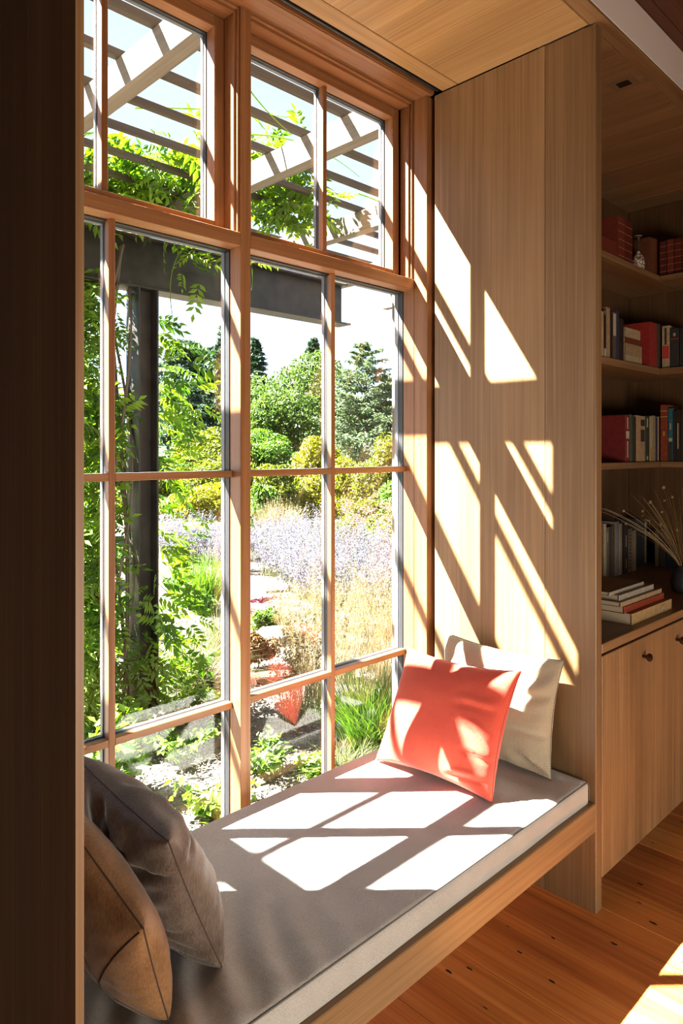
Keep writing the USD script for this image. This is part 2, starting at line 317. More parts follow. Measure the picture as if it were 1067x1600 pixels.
def window(name, label, a, b):
    w = thing(name, label, 'window', kind='structure')
    ym = (a + b) / 2; h = .010
    # fixed light below: gasket, outer aluminium, bars, six panes
    zb, zt = ZB + .012, TR0
    s = obj('fixed_light', cat(bx(-1.922, -1.899, a, a + .003, zb, zt), bx(-1.922, -1.899, b - .003, b, zb, zt), bx(-1.922, -1.899, a, b, zt - .004, zt), bx(-1.922, -1.899, a, b, zb, zb + .004)), 'black_gasket', w, label='black glazing gasket')
    obj('outer_frame', cat(bx(-1.942, -1.922, a - .004, a + .006, zb, zt + .01), bx(-1.942, -1.922, b - .006, b + .004, zb, zt + .01), bx(-1.942, -1.922, a, b, zt - .008, zt + .01), bx(-1.942, -1.922, a, b, zb, zb + .008)), 'grey_aluminium', s)
    zr = [zb, .722, 1.482, zt]
    obj('muntin', bx(-1.908, -1.885, ym - h, ym + h, zb, zt), 'fir_z', s)
    obj('spacer_bar', bx(-1.924, -1.908, ym - h * .7, ym + h * .7, zb, zt), 'black_gasket', s)
    obj('outer_bar', bx(-1.940, -1.924, ym - h, ym + h, zb, zt), 'grey_aluminium', s)
    for z in zr[1:3]:
        for p, q in ((a, ym - h), (ym + h, b)):
            obj('muntin', bx(-1.908, -1.885, p, q, z - .011, z + .011), 'fir_y', s)
            obj('spacer_bar', bx(-1.924, -1.908, p, q, z - .008, z + .008), 'black_gasket', s)
            obj('outer_bar', bx(-1.940, -1.924, p, q, z - .011, z + .011), 'grey_aluminium', s)
    for i in range(3):
        for p, q in ((a + .001, ym - .004), (ym + .004, b - .001)):
            z0, z1 = zr[i] + (.004 if i else 0), zr[i + 1] - (.004 if i < 2 else 0)
            obj('pane', bx(-1.918, -1.914, p, q, z0, z1, .0002), 'pane_glass', s)
    # awning sash above
    A, B, z0, z1 = a + .0145, b - .0145, TR1 + .001, ZT - .0196
    sw, sr = .038, .040
    st = obj('sash', cat(bx(-1.956, -1.912, A, A + sw, z0, z1), bx(-1.956, -1.912, B - sw, B, z0, z1)), 'fir_z', w)
    obj('sash_rail', bx(-1.956, -1.9121, A + sw, B - sw, z0, z0 + sr), 'fir_y', st)
    obj('sash_rail', bx(-1.956, -1.9121, A + sw, B - sw, z1 - sr, z1), 'fir_y', st)
    obj('glazing_bead', cat(bx(-1.918, -1.909, A + sw - .004, A + sw + .001, z0 + sr, z1 - sr), bx(-1.918, -1.909, B - sw - .001, B - sw + .004, z0 + sr, z1 - sr), bx(-1.918, -1.909, A + sw, B - sw, z0 + sr - .004, z0 + sr + .001), bx(-1.918, -1.909, A + sw, B - sw, z1 - sr - .001, z1 - sr + .004)), 'fir_y', st)
    y0, y1, q0, q1 = A + sw, B - sw, z0 + sr, z1 - sr
    obj('gasket', cat(bx(-1.970, -1.956, y0 - .002, y0 + .003, q0, q1), bx(-1.970, -1.956, y1 - .003, y1 + .002, q0, q1), bx(-1.970, -1.956, y0, y1, q0 - .002, q0 + .003), bx(-1.970, -1.956, y0, y1, q1 - .003, q1 + .002)), 'black_gasket', st)
    obj('outer_frame', cat(bx(-1.986, -1.970, A, y0 + .006, z0, z1), bx(-1.986, -1.970, y1 - .006, B, z0, z1), bx(-1.986, -1.970, y0, y1, z0, q0 + .006), bx(-1.986, -1.970, y0, y1, q1 - .006, z1)), 'grey_aluminium', st)
    obj('muntin', bx(-1.956, -1.930, ym - h, ym + h, q0, q1), 'fir_z', st)
    obj('spacer_bar', bx(-1.970, -1.956, ym - h * .7, ym + h * .7, q0, q1), 'black_gasket', st)
    obj('outer_bar', bx(-1.984, -1.970, ym - h, ym + h, q0, q1), 'grey_aluminium', st)
    for p, q in ((y0, ym - .004), (ym + .004, y1)):
        obj('pane', bx(-1.965, -1.961, p, q, q0, q1, .0002), 'pane_glass', st)
window('window_1', 'left tall fir window nearest the camera, half hidden by the dark panel', YK, M0)
window('window_2', 'right tall fir window beside the sunlit oak panel', M1, YJ)

# ================================================================== THE WINDOW SEAT
b = thing('window_seat', 'built-in oak window seat bench under the grey cushion', 'bench')
obj('front_rail', bx(XO - .035, XO, YN + .001, YP - .001, .278, .374, .003), 'oak_y', b)
obj('seat_board', bx(-1.798, XO - .036, YN + .001, YP - .001, .335, .362), 'oak_y', b)
obj('support_cleat', bx(-1.788, XO - .04, YP - .045, YP - .001, .29, .334), 'oak_x', b)

cu = thing('seat_cushion', 'long grey woven seat cushion lying on the window seat', 'cushion')
m = rounded_box((-1.775, YN + .012, .363), (-1.088, YP - .006, .446), .018, .016)
v = m.vertices
topw = np.clip((v[:, 2] - .40) / .04, 0, 1) * np.clip((-1.098 - v[:, 0]) / .03, 0, 1)
wr = np.exp(-((v[:, 1] - .80) / .32) ** 2) * np.clip((v[:, 0] + 1.62) / .35, 0, 1)
ph = (v[:, 1] + .45 * (v[:, 0] + 1.1)) * 62 + 2.2 * np.sin(v[:, 0] * 9)
v[:, 2] += topw * (.0075 * np.sin(ph) * wr * (.5 + meshkit.noise(v * [7, 20, 0], 3)) + .006 * (meshkit.fbm(v * [4, 3, 0], 3, 5) - .5))
v[:, 0] += np.where(v[:, 0] > -1.12, .004 * (meshkit.noise(v * [0, 6, 9], 8) - .5), 0)
m.vertices = v
obj('cushion_body', m, 'seat_fabric', cu, smooth=50)
ys = np.linspace(YN + .03, YP - .02, 80)
obj('seam', tube(np.stack([np.full(80, -1.0935), ys, np.full(80, .4409)], -1), .0021), 'grey_thread', cu)
obj('seam', tube(np.array([[-1.0955, YP - .013, .441], [-1.092, YP - .0065, .43], [-1.090, YP - .0062, .38]]), .0016), 'grey_thread', cu)

def pillow(name, label, corners, thick, fabric_, thread, seed, crease=(), n=56, group=None, pull=.10, asym=.5, fold=.012, back_crease=0.0, lump=.25):
    """corners: bottom-left, bottom-right, top-right, top-left in the world; the front looks along (right x up)."""
    BL, BR, TR, TL = [np.array(c, float) for c in corners]
    s = np.linspace(-1, 1, n); s = np.sign(s) * (1 - (1 - np.abs(s)) ** 1.25)
    U, V = np.meshgrid(s, s, indexing='ij')
    Uc = U * (1 - pull * (1 - V ** 2) * (np.abs(U) ** 3)); Vc = V * (1 - pull * (1 - U ** 2) * (np.abs(V) ** 3))
    a, b_ = (Uc + 1) / 2, (Vc + 1) / 2
    base = ((1 - a) * (1 - b_))[..., None] * BL + (a * (1 - b_))[..., None] * BR + (a * b_)[..., None] * TR + ((1 - a) * b_)[..., None] * TL
    N = np.cross((BR + TR - BL - TL), (TL + TR - BL - BR)); N /= np.linalg.norm(N); up = (TL + TR - BL - BR); up /= np.linalg.norm(up); rg = (BR + TR - BL - TL); rg /= np.linalg.norm(rg)
    h = np.clip((1 - U ** 2) * (1 - V ** 2), 0, 1) ** .42
    h = h * (1 + .12 * -V)                                   # filling sags
    P3 = np.stack([U * 1.5, V * 1.5, np.full_like(U, seed * 3.1)], -1)
    nz = meshkit.fbm(P3 * 1.6, 3, seed) - .5
    ang = np.arctan2(V, U); rad = np.hypot(U, V)
    rays_ = (np.sin(ang * 11 + 5 * nz + seed) * .6 + np.sin(ang * 19 + seed * 2)) * np.clip(rad - .55, 0, 1) * fold * 1.2 * h
    cr = np.zeros_like(U)
    for (u0, v0, du, dv, L, wdt, dep) in crease:             # folds: centre, direction, length, width, depth
        l = math.hypot(du, dv); du, dv = du / l, dv / l
        al = (U - u0) * du + (V - v0) * dv; ac = -(U - u0) * dv + (V - v0) * du + .10 * np.sin(al * 4)
        cr += dep * (-np.exp(-(ac / wdt) ** 2) + .75 * np.exp(-((ac - 1.7 * wdt) / (1.1 * wdt)) ** 2)) * np.exp(-(al / L) ** 4)
    front = base + ((thick * asym * 2 * h * (1 + lump * nz) + rays_ + cr * np.minimum(1, h * 1.6))[..., None]) * N
    back = base - ((thick * (1 - asym) * 2 * h * (1 + .2 * nz) + rays_ * .7 + back_crease * cr * np.minimum(1, h * 1.6))[..., None]) * N
    f = grid_faces(n, n)
    m = cat((front.reshape(-1, 3), f), (back.reshape(-1, 3), f[:, ::-1]))
    m.merge_vertices(digits_vertex=5)
    t = thing(name, label, 'pillow', group=group)
    obj('cover', m, fabric_, t, smooth=True)
    edge = np.concatenate([base[:, 0], base[-1, 1:], base[::-1, -1][1:], base[0, ::-1][1:]])
    obj('seam', tube(edge, .0015), thread, t)
    return t, front, back, base
pillow('red_pillow', 'bright red square pillow leaning on the beige pillow', ((-1.695, 1.84, .452), (-1.232, 1.878, .450), (-1.205, 2.005, .842), (-1.683, 2.005, .824)), .085, 'red_fabric', 'red_thread', 3,
       crease=((.78, -.15, 1, -.25, .28, .045, .011), (.82, -.42, 1, .1, .25, .04, .010), (.7, -.78, 1, .5, .3, .05, .010), (.62, .30, 1, .35, .3, .06, .006), (-.1, .93, 1, -.1, .4, .06, .006)), pull=.10, fold=.003, lump=.06)
pillow('beige_pillow', 'beige herringbone woven pillow against the oak panel', ((-1.66, 2.125, .452), (-1.178, 2.150, .450), (-1.150, 2.185, .850), (-1.640, 2.175, .858)), .060, 'beige_weave', 'grey_thread', 8,
       crease=((.72, -.30, 1, .3, .35, .06, .010), (.8, -.86, 1, -.2, .25, .06, .012), (.8, .35, 1, .5, .3, .08, .006)), pull=.08)
pillow('grey_pillow', 'dark grey short-haired hide pillow with a wrinkled lit side', ((-1.69, .872, .452), (-1.243, .866, .452), (-1.165, .690, .822), (-1.62, .70, .848)), .088, 'grey_hide', 'brown_thread', 5,
       crease=((.75, .5, 1, .5, .4, .07, .012), (.5, .6, 1, .15, .4, .08, .010), (.8, -.3, 1, .2, .3, .05, .008), (.75, -.7, 1, -.3, .3, .05, .010), (.1, .75, 1, -.3, .5, .08, .010)), pull=.06, asym=.42, fold=.012, back_crease=1.0)
tp, tf, tb, tbase = pillow('tan_pillow', 'tan hide pillow pieced from curved patches, lowest at the left', ((-1.62, .715, .452), (-1.202, .712, .452), (-1.095, .600, .735), (-1.50, .572, .872)), .075, 'tan_hide', 'brown_thread', 9, pull=.03, asym=.5, fold=.004)
nn = tf.shape[0]
def on_front(pts):
    # smooth lookup on the pillow's front skin
    us = tbase_s; out = []
    for a, b_ in pts:
        x, y_ = np.interp([a, b_], us, np.arange(nn)); i, j = min(int(x), nn - 2), min(int(y_), nn - 2); p, q = x - i, y_ - j
        out.append((1 - p) * (1 - q) * tf[i, j] + p * (1 - q) * tf[i + 1, j] + (1 - p) * q * tf[i, j + 1] + p * q * tf[i + 1, j + 1] + np.array([.0004, -.0006, .0003]))
    return np.array(out)
_s1 = np.linspace(-1, 1, nn); tbase_s = np.sign(_s1) * (1 - (1 - np.abs(_s1)) ** 1.25)
tt = np.linspace(0, 1, 24)
obj('seam', tube(on_front(np.stack([.28 + .32 * tt, .30 - .82 * tt ** .8], -1)), .0011), 'brown_thread', tp)
obj('seam', tube(on_front(np.stack([.60 + .37 * tt, -.52 - .42 * tt + .10 * np.sin(tt * 3.1)], -1)), .0011), 'brown_thread', tp)
obj('seam', tube(on_front(np.stack([.98 - .75 * tt, .95 - 1.85 * tt], -1)), .0014), 'brown_thread', tp)

# ================================================================== BOOKCASE
XB, YB = -1.79, 4.205                      # back planes
XS, YS = -1.49, 3.90                       # shelf fronts of the two legs
bc = thing('base_cabinet', 'oak base cabinet with flush front below the bookshelves', 'cabinet')
obj('carcass', bx(XB, -1.095, YP + .046, YB, .105, .866), 'oak_z', bc)
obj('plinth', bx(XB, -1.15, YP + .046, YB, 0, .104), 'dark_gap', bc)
d = obj('drawer_front', bx(-1.093, XO, YP + .047, 3.295, .104, .858, .002), 'oak_z', bc)
obj('door', bx(-1.093, XO, 3.298, 3.50, .104, .858, .002), 'oak_z', bc)
kp = [(0, .0055), (.012, .0055), (.016, .009), (.020, .0135), (.026, .0155), (.032, .0135), (.0355, .007), (.0365, .0)]
for yk in (2.634, 2.964):
    obj('knob', lathe([(r, x) for x, r in kp], (XO, yk, .790), 20, 'x'), 'bronze', d, smooth=40, label='round bronze knob')
obj('side_carcass', bx(-1.094, -.3, 3.52, YB, .105, .866), 'oak_z', bc)
obj('counter', bx(XB, XO + .001, YP + .045, YB, .867, .900, .002), 'oak_y', bc)
obj('counter', bx(XO + .0015, -.3, 3.50, YB, .867, .900, .002), 'oak_x', bc)
bs = thing('bookshelves', 'oak corner bookcase with three lipped shelves and shade-coloured back panels', 'bookcase')
obj('back_panel', bx(XB - .012, XB, YP + .046, YB, .901, CEIL - .001), 'shaded_oak_z', bs)
obj('back_panel', bx(XB, -.3, YB, YB + .012, .901, CEIL - .001), 'shaded_oak_z', bs)
for z0, z1 in ((1.468, 1.500), (1.972, 2.008), (2.481, 2.511)):
    obj('shelf', bx(XB, XS, YP + .046, YB, z0, z1, .002), 'oak_y', bs)
    obj('shelf', bx(XS + .0005, -.3, YS, YB, z0, z1, .002), 'oak_x', bs)
lf = thing('ceiling_light', 'small square recessed light in the bookcase soffit', 'light')
obj('plate', cat(bx(-1.225, -1.20, 2.663, 2.752, CEIL - .003, CEIL + .001), bx(-1.15, -1.122, 2.663, 2.752, CEIL - .003, CEIL + .001), bx(-1.20, -1.15, 2.663, 2.688, CEIL - .003, CEIL + .001), bx(-1.20, -1.15, 2.734, 2.752, CEIL - .003, CEIL + .001)), 'fixture_plate', lf)
obj('opening', bx(-1.20, -1.15, 2.688, 2.734, CEIL - .0015, CEIL + .0005), 'black_plastic', lf, label='dark square opening')

BC = {}
def cover(c):
    c = tuple(x * .62 for x in c)
    key = 'book_' + '_'.join(f'{int(round(x * 1000)):03d}' for x in c)
    if key not in MAT:
        mat(key, {'g': ('geometry', {}), 'n': ('noise_texture', dict(scale=60., detail=3.)), 'r': ('rgb_ramp', {'ramp': [(.3, tuple(x * .8 for x in c)), (.7, tuple(min(1, x * 1.15) for x in c))]}),
                  'p': ('principled_bsdf', dict(roughness=.5))}, [('g.position', 'n.vector'), ('n.fac', 'r.fac'), ('r.color', 'p.base_color')])
    return key
plain('paper', (.40, .32, .22), .9); plain('gilt', (.55, .36, .12), .45, metallic=.5); plain('ink', (.03, .025, .02), .7); plain('label_cream', (.42, .35, .25), .8); plain('ink_red', (.45, .04, .03), .7)
def book(label, group, leg, a0, a1, z, h, dep, c, front, marks=(), flat=False):
    """leg 1: spine faces +x and the book takes a0..a1 of y; leg 2: spine faces -y and it takes a0..a1 of x. front: where the spine stands.
    flat: it lies, and h is its thickness. marks: (kind, from, to, material) of the spine's height."""
    t = thing('book', label, 'book', group=group)
    g = .0006
    a0, a1 = a0 + g, a1 - g
    def B(p0, p1, q0, q1, z0, z1, bb=.0008):           # p along the row, q depth behind the spine
        if leg == 1: return bx(front - q1, front - q0, p0, p1, z0, z1, bb)
        return bx(p0, p1, front + q0, front + q1, z0, z1, bb)
    e = .0022
    if not flat:
        obj('cover', cat(B(a0, a1, 0, e, z, z + h), B(a0, a0 + e, e, dep, z, z + h), B(a1 - e, a1, e, dep, z, z + h)), cover(c), t)
        obj('pages', B(a0 + e, a1 - e, e, dep - .004, z + .002, z + h - .004, .0004), 'paper', t)
        for kind, f0, f1, mm in marks:
            w0, w1 = {'band': (0, 1), 'label': (.08, .92), 'title': (.35, .62)}[kind]
            obj({'band': 'spine_band', 'label': 'spine_label', 'title': 'spine_title'}[kind], B(a0 + (a1 - a0) * w0, a0 + (a1 - a0) * w1, -.0006, .0004, z + h * f0, z + h * f1, .0001), mm, t)
    else:
        obj('cover', cat(B(a0, a1, 0, e, z, z + h), B(a0, a1, e, dep, z, z + e), B(a0, a1, e, dep, z + h - e, z + h)), cover(c), t)
        obj('pages', B(a0 + .003, a1 - .003, e, dep - .004, z + e, z + h - e, .0004), 'paper', t)
    return t
def row1(front, z, items, group):                         # leg 1: (left u, right u, top v, depth, colour, label, marks)
    for u0, u1, vt, dep, c, label, marks in items:
        p = onx(u0, 700, front)[1]; q = onx(u1, 700, front)[1]; h = onx((u0 + u1) / 2, vt, front)[2] - z
        book(label, group, 1, p, q, z, h, dep, c, front, marks)
def row2(front, z, items, group):
    for u0, u1, vt, dep, c, label, marks in items:
        p = ony(u0, 700, front)[0]; q = ony(u1, 700, front)[0]; h = ony((u0 + u1) / 2, vt, front)[2] - z
        book(label, group, 2, p, q, z, h, dep, c, front, marks)
GB = tuple(('band', f, f + .012, 'gilt') for f in (.12, .3, .48, .66, .84))
DR, RB = (.16, .025, .018), (.26, .045, .025)
# top shelf
zs = 2.511; g = 'books on the top shelf'
y0, y1 = onx(930, 700, -1.515)[1], onx(965.2, 700, -1.515)[1]
book('red bound book lying lowest at the left of the top shelf', g, 1, y0, y1, zs, .042, .19, RB, -1.515, flat=True)
book('red bound book lying on another red book on the top shelf', g, 1, y0, y1 - .004, zs + .0425, .044, .19, RB, -1.518, flat=True)
row1(-1.515, zs, [(966, 976.3, 339, .17, RB, 'tall red leather book standing beside the lying red books', GB), (977.2, 988, 346, .17, DR, 'tall dark red leather book standing nearest the patterned vase', GB),
                  (1015, 1018.5, 371, .16, (.20, .07, .03), 'thin rust brown book at the corner of the top shelf, first past the vase', ()), (1018.8, 1022, 372, .16, (.24, .08, .03), 'thin orange brown book second past the patterned vase', ()),
                  (1022.3, 1026.5, 373, .15, (.22, .07, .025), 'thin orange brown book third past the patterned vase, at the shelf corner', ())], g)
row2(YS + .02, zs, [(1030.5, 1041, 377, .16, DR, 'dark maroon book right of the corner on the top shelf', GB), (1042, 1052.5, 374, .16, RB, 'brighter red book second right of the corner on the top shelf', GB),
                    (1053.5, 1064.5, 372, .16, DR, 'dark maroon book third right of the corner on the top shelf', GB), (1065.5, 1080, 370, .16, RB, 'red book cut by the right frame edge on the top shelf', GB)], g)
# patterned vase
mat('vase_glaze', {'g': ('geometry', {}), 'v': ('voronoi_texture', dict(scale=55., feature='distance_to_edge')), 'r': ('rgb_ramp', {'ramp': [(.0, (.16, .07, .04)), (.06, (.2, .10, .06)), (.12, (.72, .66, .56))]}), 'p': ('principled_bsdf', dict(roughness=.3))},
    [('g.position', 'v.vector'), ('v.distance', 'r.fac'), ('r.color', 'p.base_color')])
vz = onx(997, 700, -1.56); vt = thing('vase', 'small bottle vase with brown and white pattern among red books', 'vase', loc=(vz[0], vz[1], 2.5115))
R = .034
obj('body', lathe([(0, 0), (R * .6, 0), (R * .65, .004), (R * .95, .03), (R, .055), (R * .85, .085), (R * .4, .108), (.008, .122)], n=28), 'vase_glaze', vt, smooth=50)
obj('neck', lathe([(.008, .121), (.0065, .15), (.0065, .185), (.010, .196), (.018, .202), (.018, .205), (.009, .199), (.005, .19)], n=20), cover((.10, .06, .04)), vt, smooth=50)
obj('rim', lathe([(.0165, .2015), (.019, .2025), (.019, .2055), (.0165, .206), (.0165, .2015)], n=20), 'label_cream', vt, smooth=50, label='pale flared rim')
# second shelf
zs = 2.008; g = 'books on the second shelf'
CR, TN, DB, BL, RD, GY = (.62, .50, .30), (.52, .36, .20), (.045, .03, .022), (.05, .06, .11), (.46, .04, .035), (.20, .16, .11)
row1(-1.505, zs, [(937, 943, 486, .17, CR, 'pale cream book at the far left of the second shelf', ()), (943.3, 947, 482, .17, DB, 'thin black and white book second on the second shelf', (('label', .02, .18, 'label_cream'), ('title', .88, .96, 'label_cream'))),
                  (947.3, 953, 480.5, .18, TN, 'tan book third on the second shelf, tallest of the pale ones', ()), (953.4, 957.2, 489, .16, DB, 'dark thin book right of the tan one', ()),
                  (957.5, 962.8, 488, .17, (.16, .12, .10), 'brown book with a cream label on its upper spine', (('label', .50, .97, 'label_cream'),)), (963, 967.3, 485.5, .18, BL, 'slim navy blue book on the second shelf', ()),
                  (967.6, 974.3, 498, .17, DB, 'dark brown book left of the small lying stack', ())], g)
ya, yb = onx(976, 700, -1.515)[1], onx(1002, 700, -1.515)[1]
z = zs
for th, c, lb in ((.040, CR, 'thick cream book lying lowest in the small stack'), (.058, TN, 'thick tan book lying second in the small stack'), (.030, (.24, .06, .03), 'red brown book lying third in the small stack'), (.026, CR, 'cream book lying fourth in the small stack'), (.022, CR, 'cream book lying topmost in the small stack')):
    book(lb, 'lying books on the second shelf', 1, ya, yb - .02 * (z > zs + .05), z, th, .15, c, -1.512, flat=True); z += th + .0006
row1(-1.50, zs, [(1015.5, 1026, 504, .20, RD, 'large bright red book with plain brown cover side', ()), (1026.4, 1032, 506, .17, (.10, .09, .07), 'dark grey book between the red one and the corner', ())], g)
row2(YS + .015, zs, [(1034, 1046, 509, .16, CR, 'white book with red lettering on the second shelf', (('title', .55, .95, 'ink'), ('label', .22, .52, 'ink_red'))), (1047, 1060.5, 513, .16, (.05, .06, .055), 'dark book with a small pale emblem right of the white one', (('title', .80, .88, 'label_cream'), ('band', .72, .74, 'ink_red'))),
                     (1061.5, 1080, 512, .16, (.04, .045, .05), 'dark book at the right frame edge on the second shelf', ())], g)
# third shelf
zs = 1.500; g = 'books on the third shelf'
GD = (.05, .065, .045)
row1(-1.505, zs, [(977.5, 983.5, 648.5, .21, (.26, .03, .03), 'wide dark red jacketed book whose cover faces the window seat', (('title', .1, .45, 'label_cream'), ('label', .50, .66, 'label_cream'), ('title', .7, .95, 'label_cream'))),
                  (984, 987, 647.5, .20, (.10, .13, .08), 'thin green book beside the dark red jacketed one', ()), (987.3, 990.3, 650, .19, GD, 'thin dark green book second beside the jacketed one', ()), (990.6, 993.5, 651, .18, DB, 'thin black book left of the cream pair', ()),
                  (994, 1000, 649, .18, (.60, .40, .20), 'pale orange book on the third shelf', ()), (1000.3, 1007.8, 650, .18, TN, 'cream and black book on the third shelf', (('label', .44, .70, 'ink'), ('label', .78, .92, 'ink'))),
                  (1008.3, 1014.6, 650, .18, GD, 'dark green book with pale marks on the third shelf', (('title', .75, .95, 'label_cream'), ('title', .04, .12, 'label_cream'))), (1015, 1019.4, 650.5, .17, CR, 'cream book with an orange lower spine', (('label', .02, .3, 'gilt'), ('title', .6, .92, 'gilt'))),
                  (1019.7, 1024, 649.5, .17, (.40, .34, .22), 'straw coloured book on the third shelf', ()), (1024.3, 1027.4, 652, .17, BL, 'slim slate blue book on the third shelf', ()), (1027.7, 1030.5, 651, .16, CR, 'slim white book at the third shelf corner', ())], g)
row2(YS + .012, zs, [(1031.5, 1043, 632.5, .16, (.36, .07, .03), 'tall orange red book on the third shelf', (('band', .78, .80, 'gilt'), ('band', .88, .90, 'gilt'), ('title', .45, .53, 'gilt'))), (1043.8, 1051, 638, .16, (.03, .20, .27), 'teal blue book with a dark lower spine', (('label', .0, .36, 'ink'), ('label', .38, .44, 'label_cream'), ('title', .6, .72, 'label_cream'))),
                     (1051.6, 1055, 642, .16, DB, 'thin black book right of the teal one', ()), (1055.5, 1063, 641, .16, DB, 'black book with pale lettering on the third shelf', (('title', .25, .75, 'label_cream'),)), (1063.6, 1080, 640, .16, (.06, .045, .03), 'dark brown book at the right frame edge on the third shelf', (('title', .3, .6, 'gilt'),))], g)
# counter
zs = .900; g = 'books standing on the counter'
fx = -1.60
row1(fx, zs, [(935, 943, 822, .16, (.24, .17, .10), 'brown book leftmost on the counter', ()), (943.3, 947.3, 818.5, .16, CR, 'slim cream book second on the counter', ()), (947.6, 951, 824, .15, (.20, .18, .15), 'slim grey brown book third on the counter', (('title', .7, .9, 'label_cream'),)),
              (951.3, 956, 823, .15, (.10, .07, .05), 'dark brown book fourth on the counter', ()), (956.3, 960.4, 821, .15, (.13, .09, .06), 'dark umber book left of the grey one', ()), (960.7, 967, 815, .17, (.33, .31, .30), 'wide light grey book tallest on the counter', ()),
              (967.3, 971.7, 818, .16, CR, 'cream book right of the light grey one', ()), (972, 975, 820, .16, BL, 'thin navy book on the counter', ()), (975.3, 981.3, 821, .15, (.11, .08, .07), 'dark book with faint pale lettering on the counter', (('title', .1, .3, 'label_cream'), ('title', .55, .8, 'label_cream'))),
              (981.6, 987.6, 826, .14, (.36, .31, .24), 'beige spotted-spine notebook on the counter', tuple(('title', k / 12, k / 12 + .03, 'ink') for k in range(1, 12))), (987.9, 993.6, 828.5, .14, (.50, .36, .22), 'pale tan book last of the front row', ())], g)
row1(-1.665, zs, [(994, 1004, 811, .12, (.05, .05, .055), 'tall black book behind the front row', ()), (1004.4, 1007.4, 814, .12, (.06, .05, .045), 'thin black book farther along the counter', ()), (1007.8, 1010.4, 815, .12, CR, 'thin cream book among black ones', ()),
                  (1010.8, 1014.6, 816, .12, DB, 'dark book beside the thin cream one', ()), (1015, 1020.5, 812, .12, TN, 'tan book far along the counter', ())], g)
row2(YB - .14, zs, [(1023, 1028.5, 829, .12, (.17, .14, .07), 'olive brown book in the counter corner', ()), (1029, 1039, 832, .12, (.06, .045, .03), 'dark brown book in the counter corner', ()), (1040, 1060, 852, .12, (.02, .03, .05), 'wide dark blue book under the dried grasses', ())], g)
# lying stack at the counter's front
z = zs; g = 'stack lying on the counter'
for (ya, yb, dep, th, c, fx2, lb) in ((2.62, 3.015, .27, .043, (.55, .36, .16), -1.105, 'orange kraft folder tied with twine, lowest of the lying stack'), (2.60, 2.985, .25, .026, (.33, .05, .02), -1.125, 'red book second in the lying stack'),
                                      (2.58, 2.975, .26, .018, (.44, .33, .20), -1.13, 'tan book third in the lying stack'), (2.60, 2.93, .22, .021, (.46, .41, .33), -1.145, 'cream book fourth in the lying stack'), (2.56, 2.88, .20, .014, (.46, .41, .33), -1.165, 'thin cream book topmost in the lying stack')):
    tb_ = book(lb, g, 1, ya, yb, z, th, dep, c, fx2, flat=True)
    if z == zs:
        tw = np.linspace(0, 1, 20); obj('twine', cat(tube(np.stack([np.full(20, fx2 + .0022), ya + .30 + .02 * np.sin(tw * 9), z + .004 + tw * (th - .006)], -1), .0012), tube(np.stack([np.full(20, fx2 + .0022), ya + .285 - .02 * tw, z + .003 + tw * (th - .006)], -1), .0012)), 'label_cream', tb_)
    z += th + .0006
# dried grasses in a dark jar, a leaf
wv = thing('grass_vase', 'dark vase of dried grasses and seed pods on the counter', 'vase', loc=(-1.20, 3.42, .9005))
obj('jar', lathe([(0, 0), (.045, 0), (.052, .01), (.058, .05), (.05, .09), (.035, .11), (.037, .118), (.031, .118), (.03, .10), (.045, .06), (.04, .01), (0, .008)], n=28), cover((.03, .03, .035)), wv, smooth=45)
rg = np.random.default_rng(5)
st, pods = [], []
for i in range(110):
    az = rg.uniform(0, 2 * math.pi) if i > 50 else math.pi * .9 + rg.normal(0, .7); L = rg.uniform(.20, .42); lean = rg.uniform(.25, 1.05)
    s = np.linspace(0, 1, 7); dirx = np.array([math.cos(az), math.sin(az)])
    p = np.stack([dirx[0] * lean * L * s ** 1.3, dirx[1] * lean * L * s ** 1.3, .08 + L * s * (1.1 - .35 * lean * s)], -1)
    st.append(tube(p, np.linspace(.0016, .0007, 7), 3))
    if i % 5 == 0: pods.append((p[-1], rg.uniform(.006, .011)))
obj('stalk', cat(*st), cover((.38, .25, .10)), wv, kind='stuff')
obj('seed_pod', cat(*[trimesh.creation.icosphere(1, r).apply_translation(q) for q, r in pods]), cover((.42, .28, .13)), wv, smooth=True, kind='stuff')
lw = np.array([(-.05, 0, 0), (-.03, .012, .004), (0, .017, .007), (.03, .012, .004), (.055, 0, .001), (.03, -.012, .004), (0, -.017, .007), (-.03, -.012, .004), (0, 0, .010)])
lv = np.vstack([lw, lw - [0, 0, .0012]]); lfc = [(i, (i + 1) % 8, 8) for i in range(8)] + [((i + 1) % 8 + 9, i + 9, 17) for i in range(8)]
lt = thing('dried_leaf', 'single curled tan leaf lying beside the stack of books', 'leaf', loc=(-1.22, 3.13, .902), rotz=.7)
obj('blade', trimesh.Trimesh(lv, lfc, process=False), cover((.50, .34, .16)), lt)

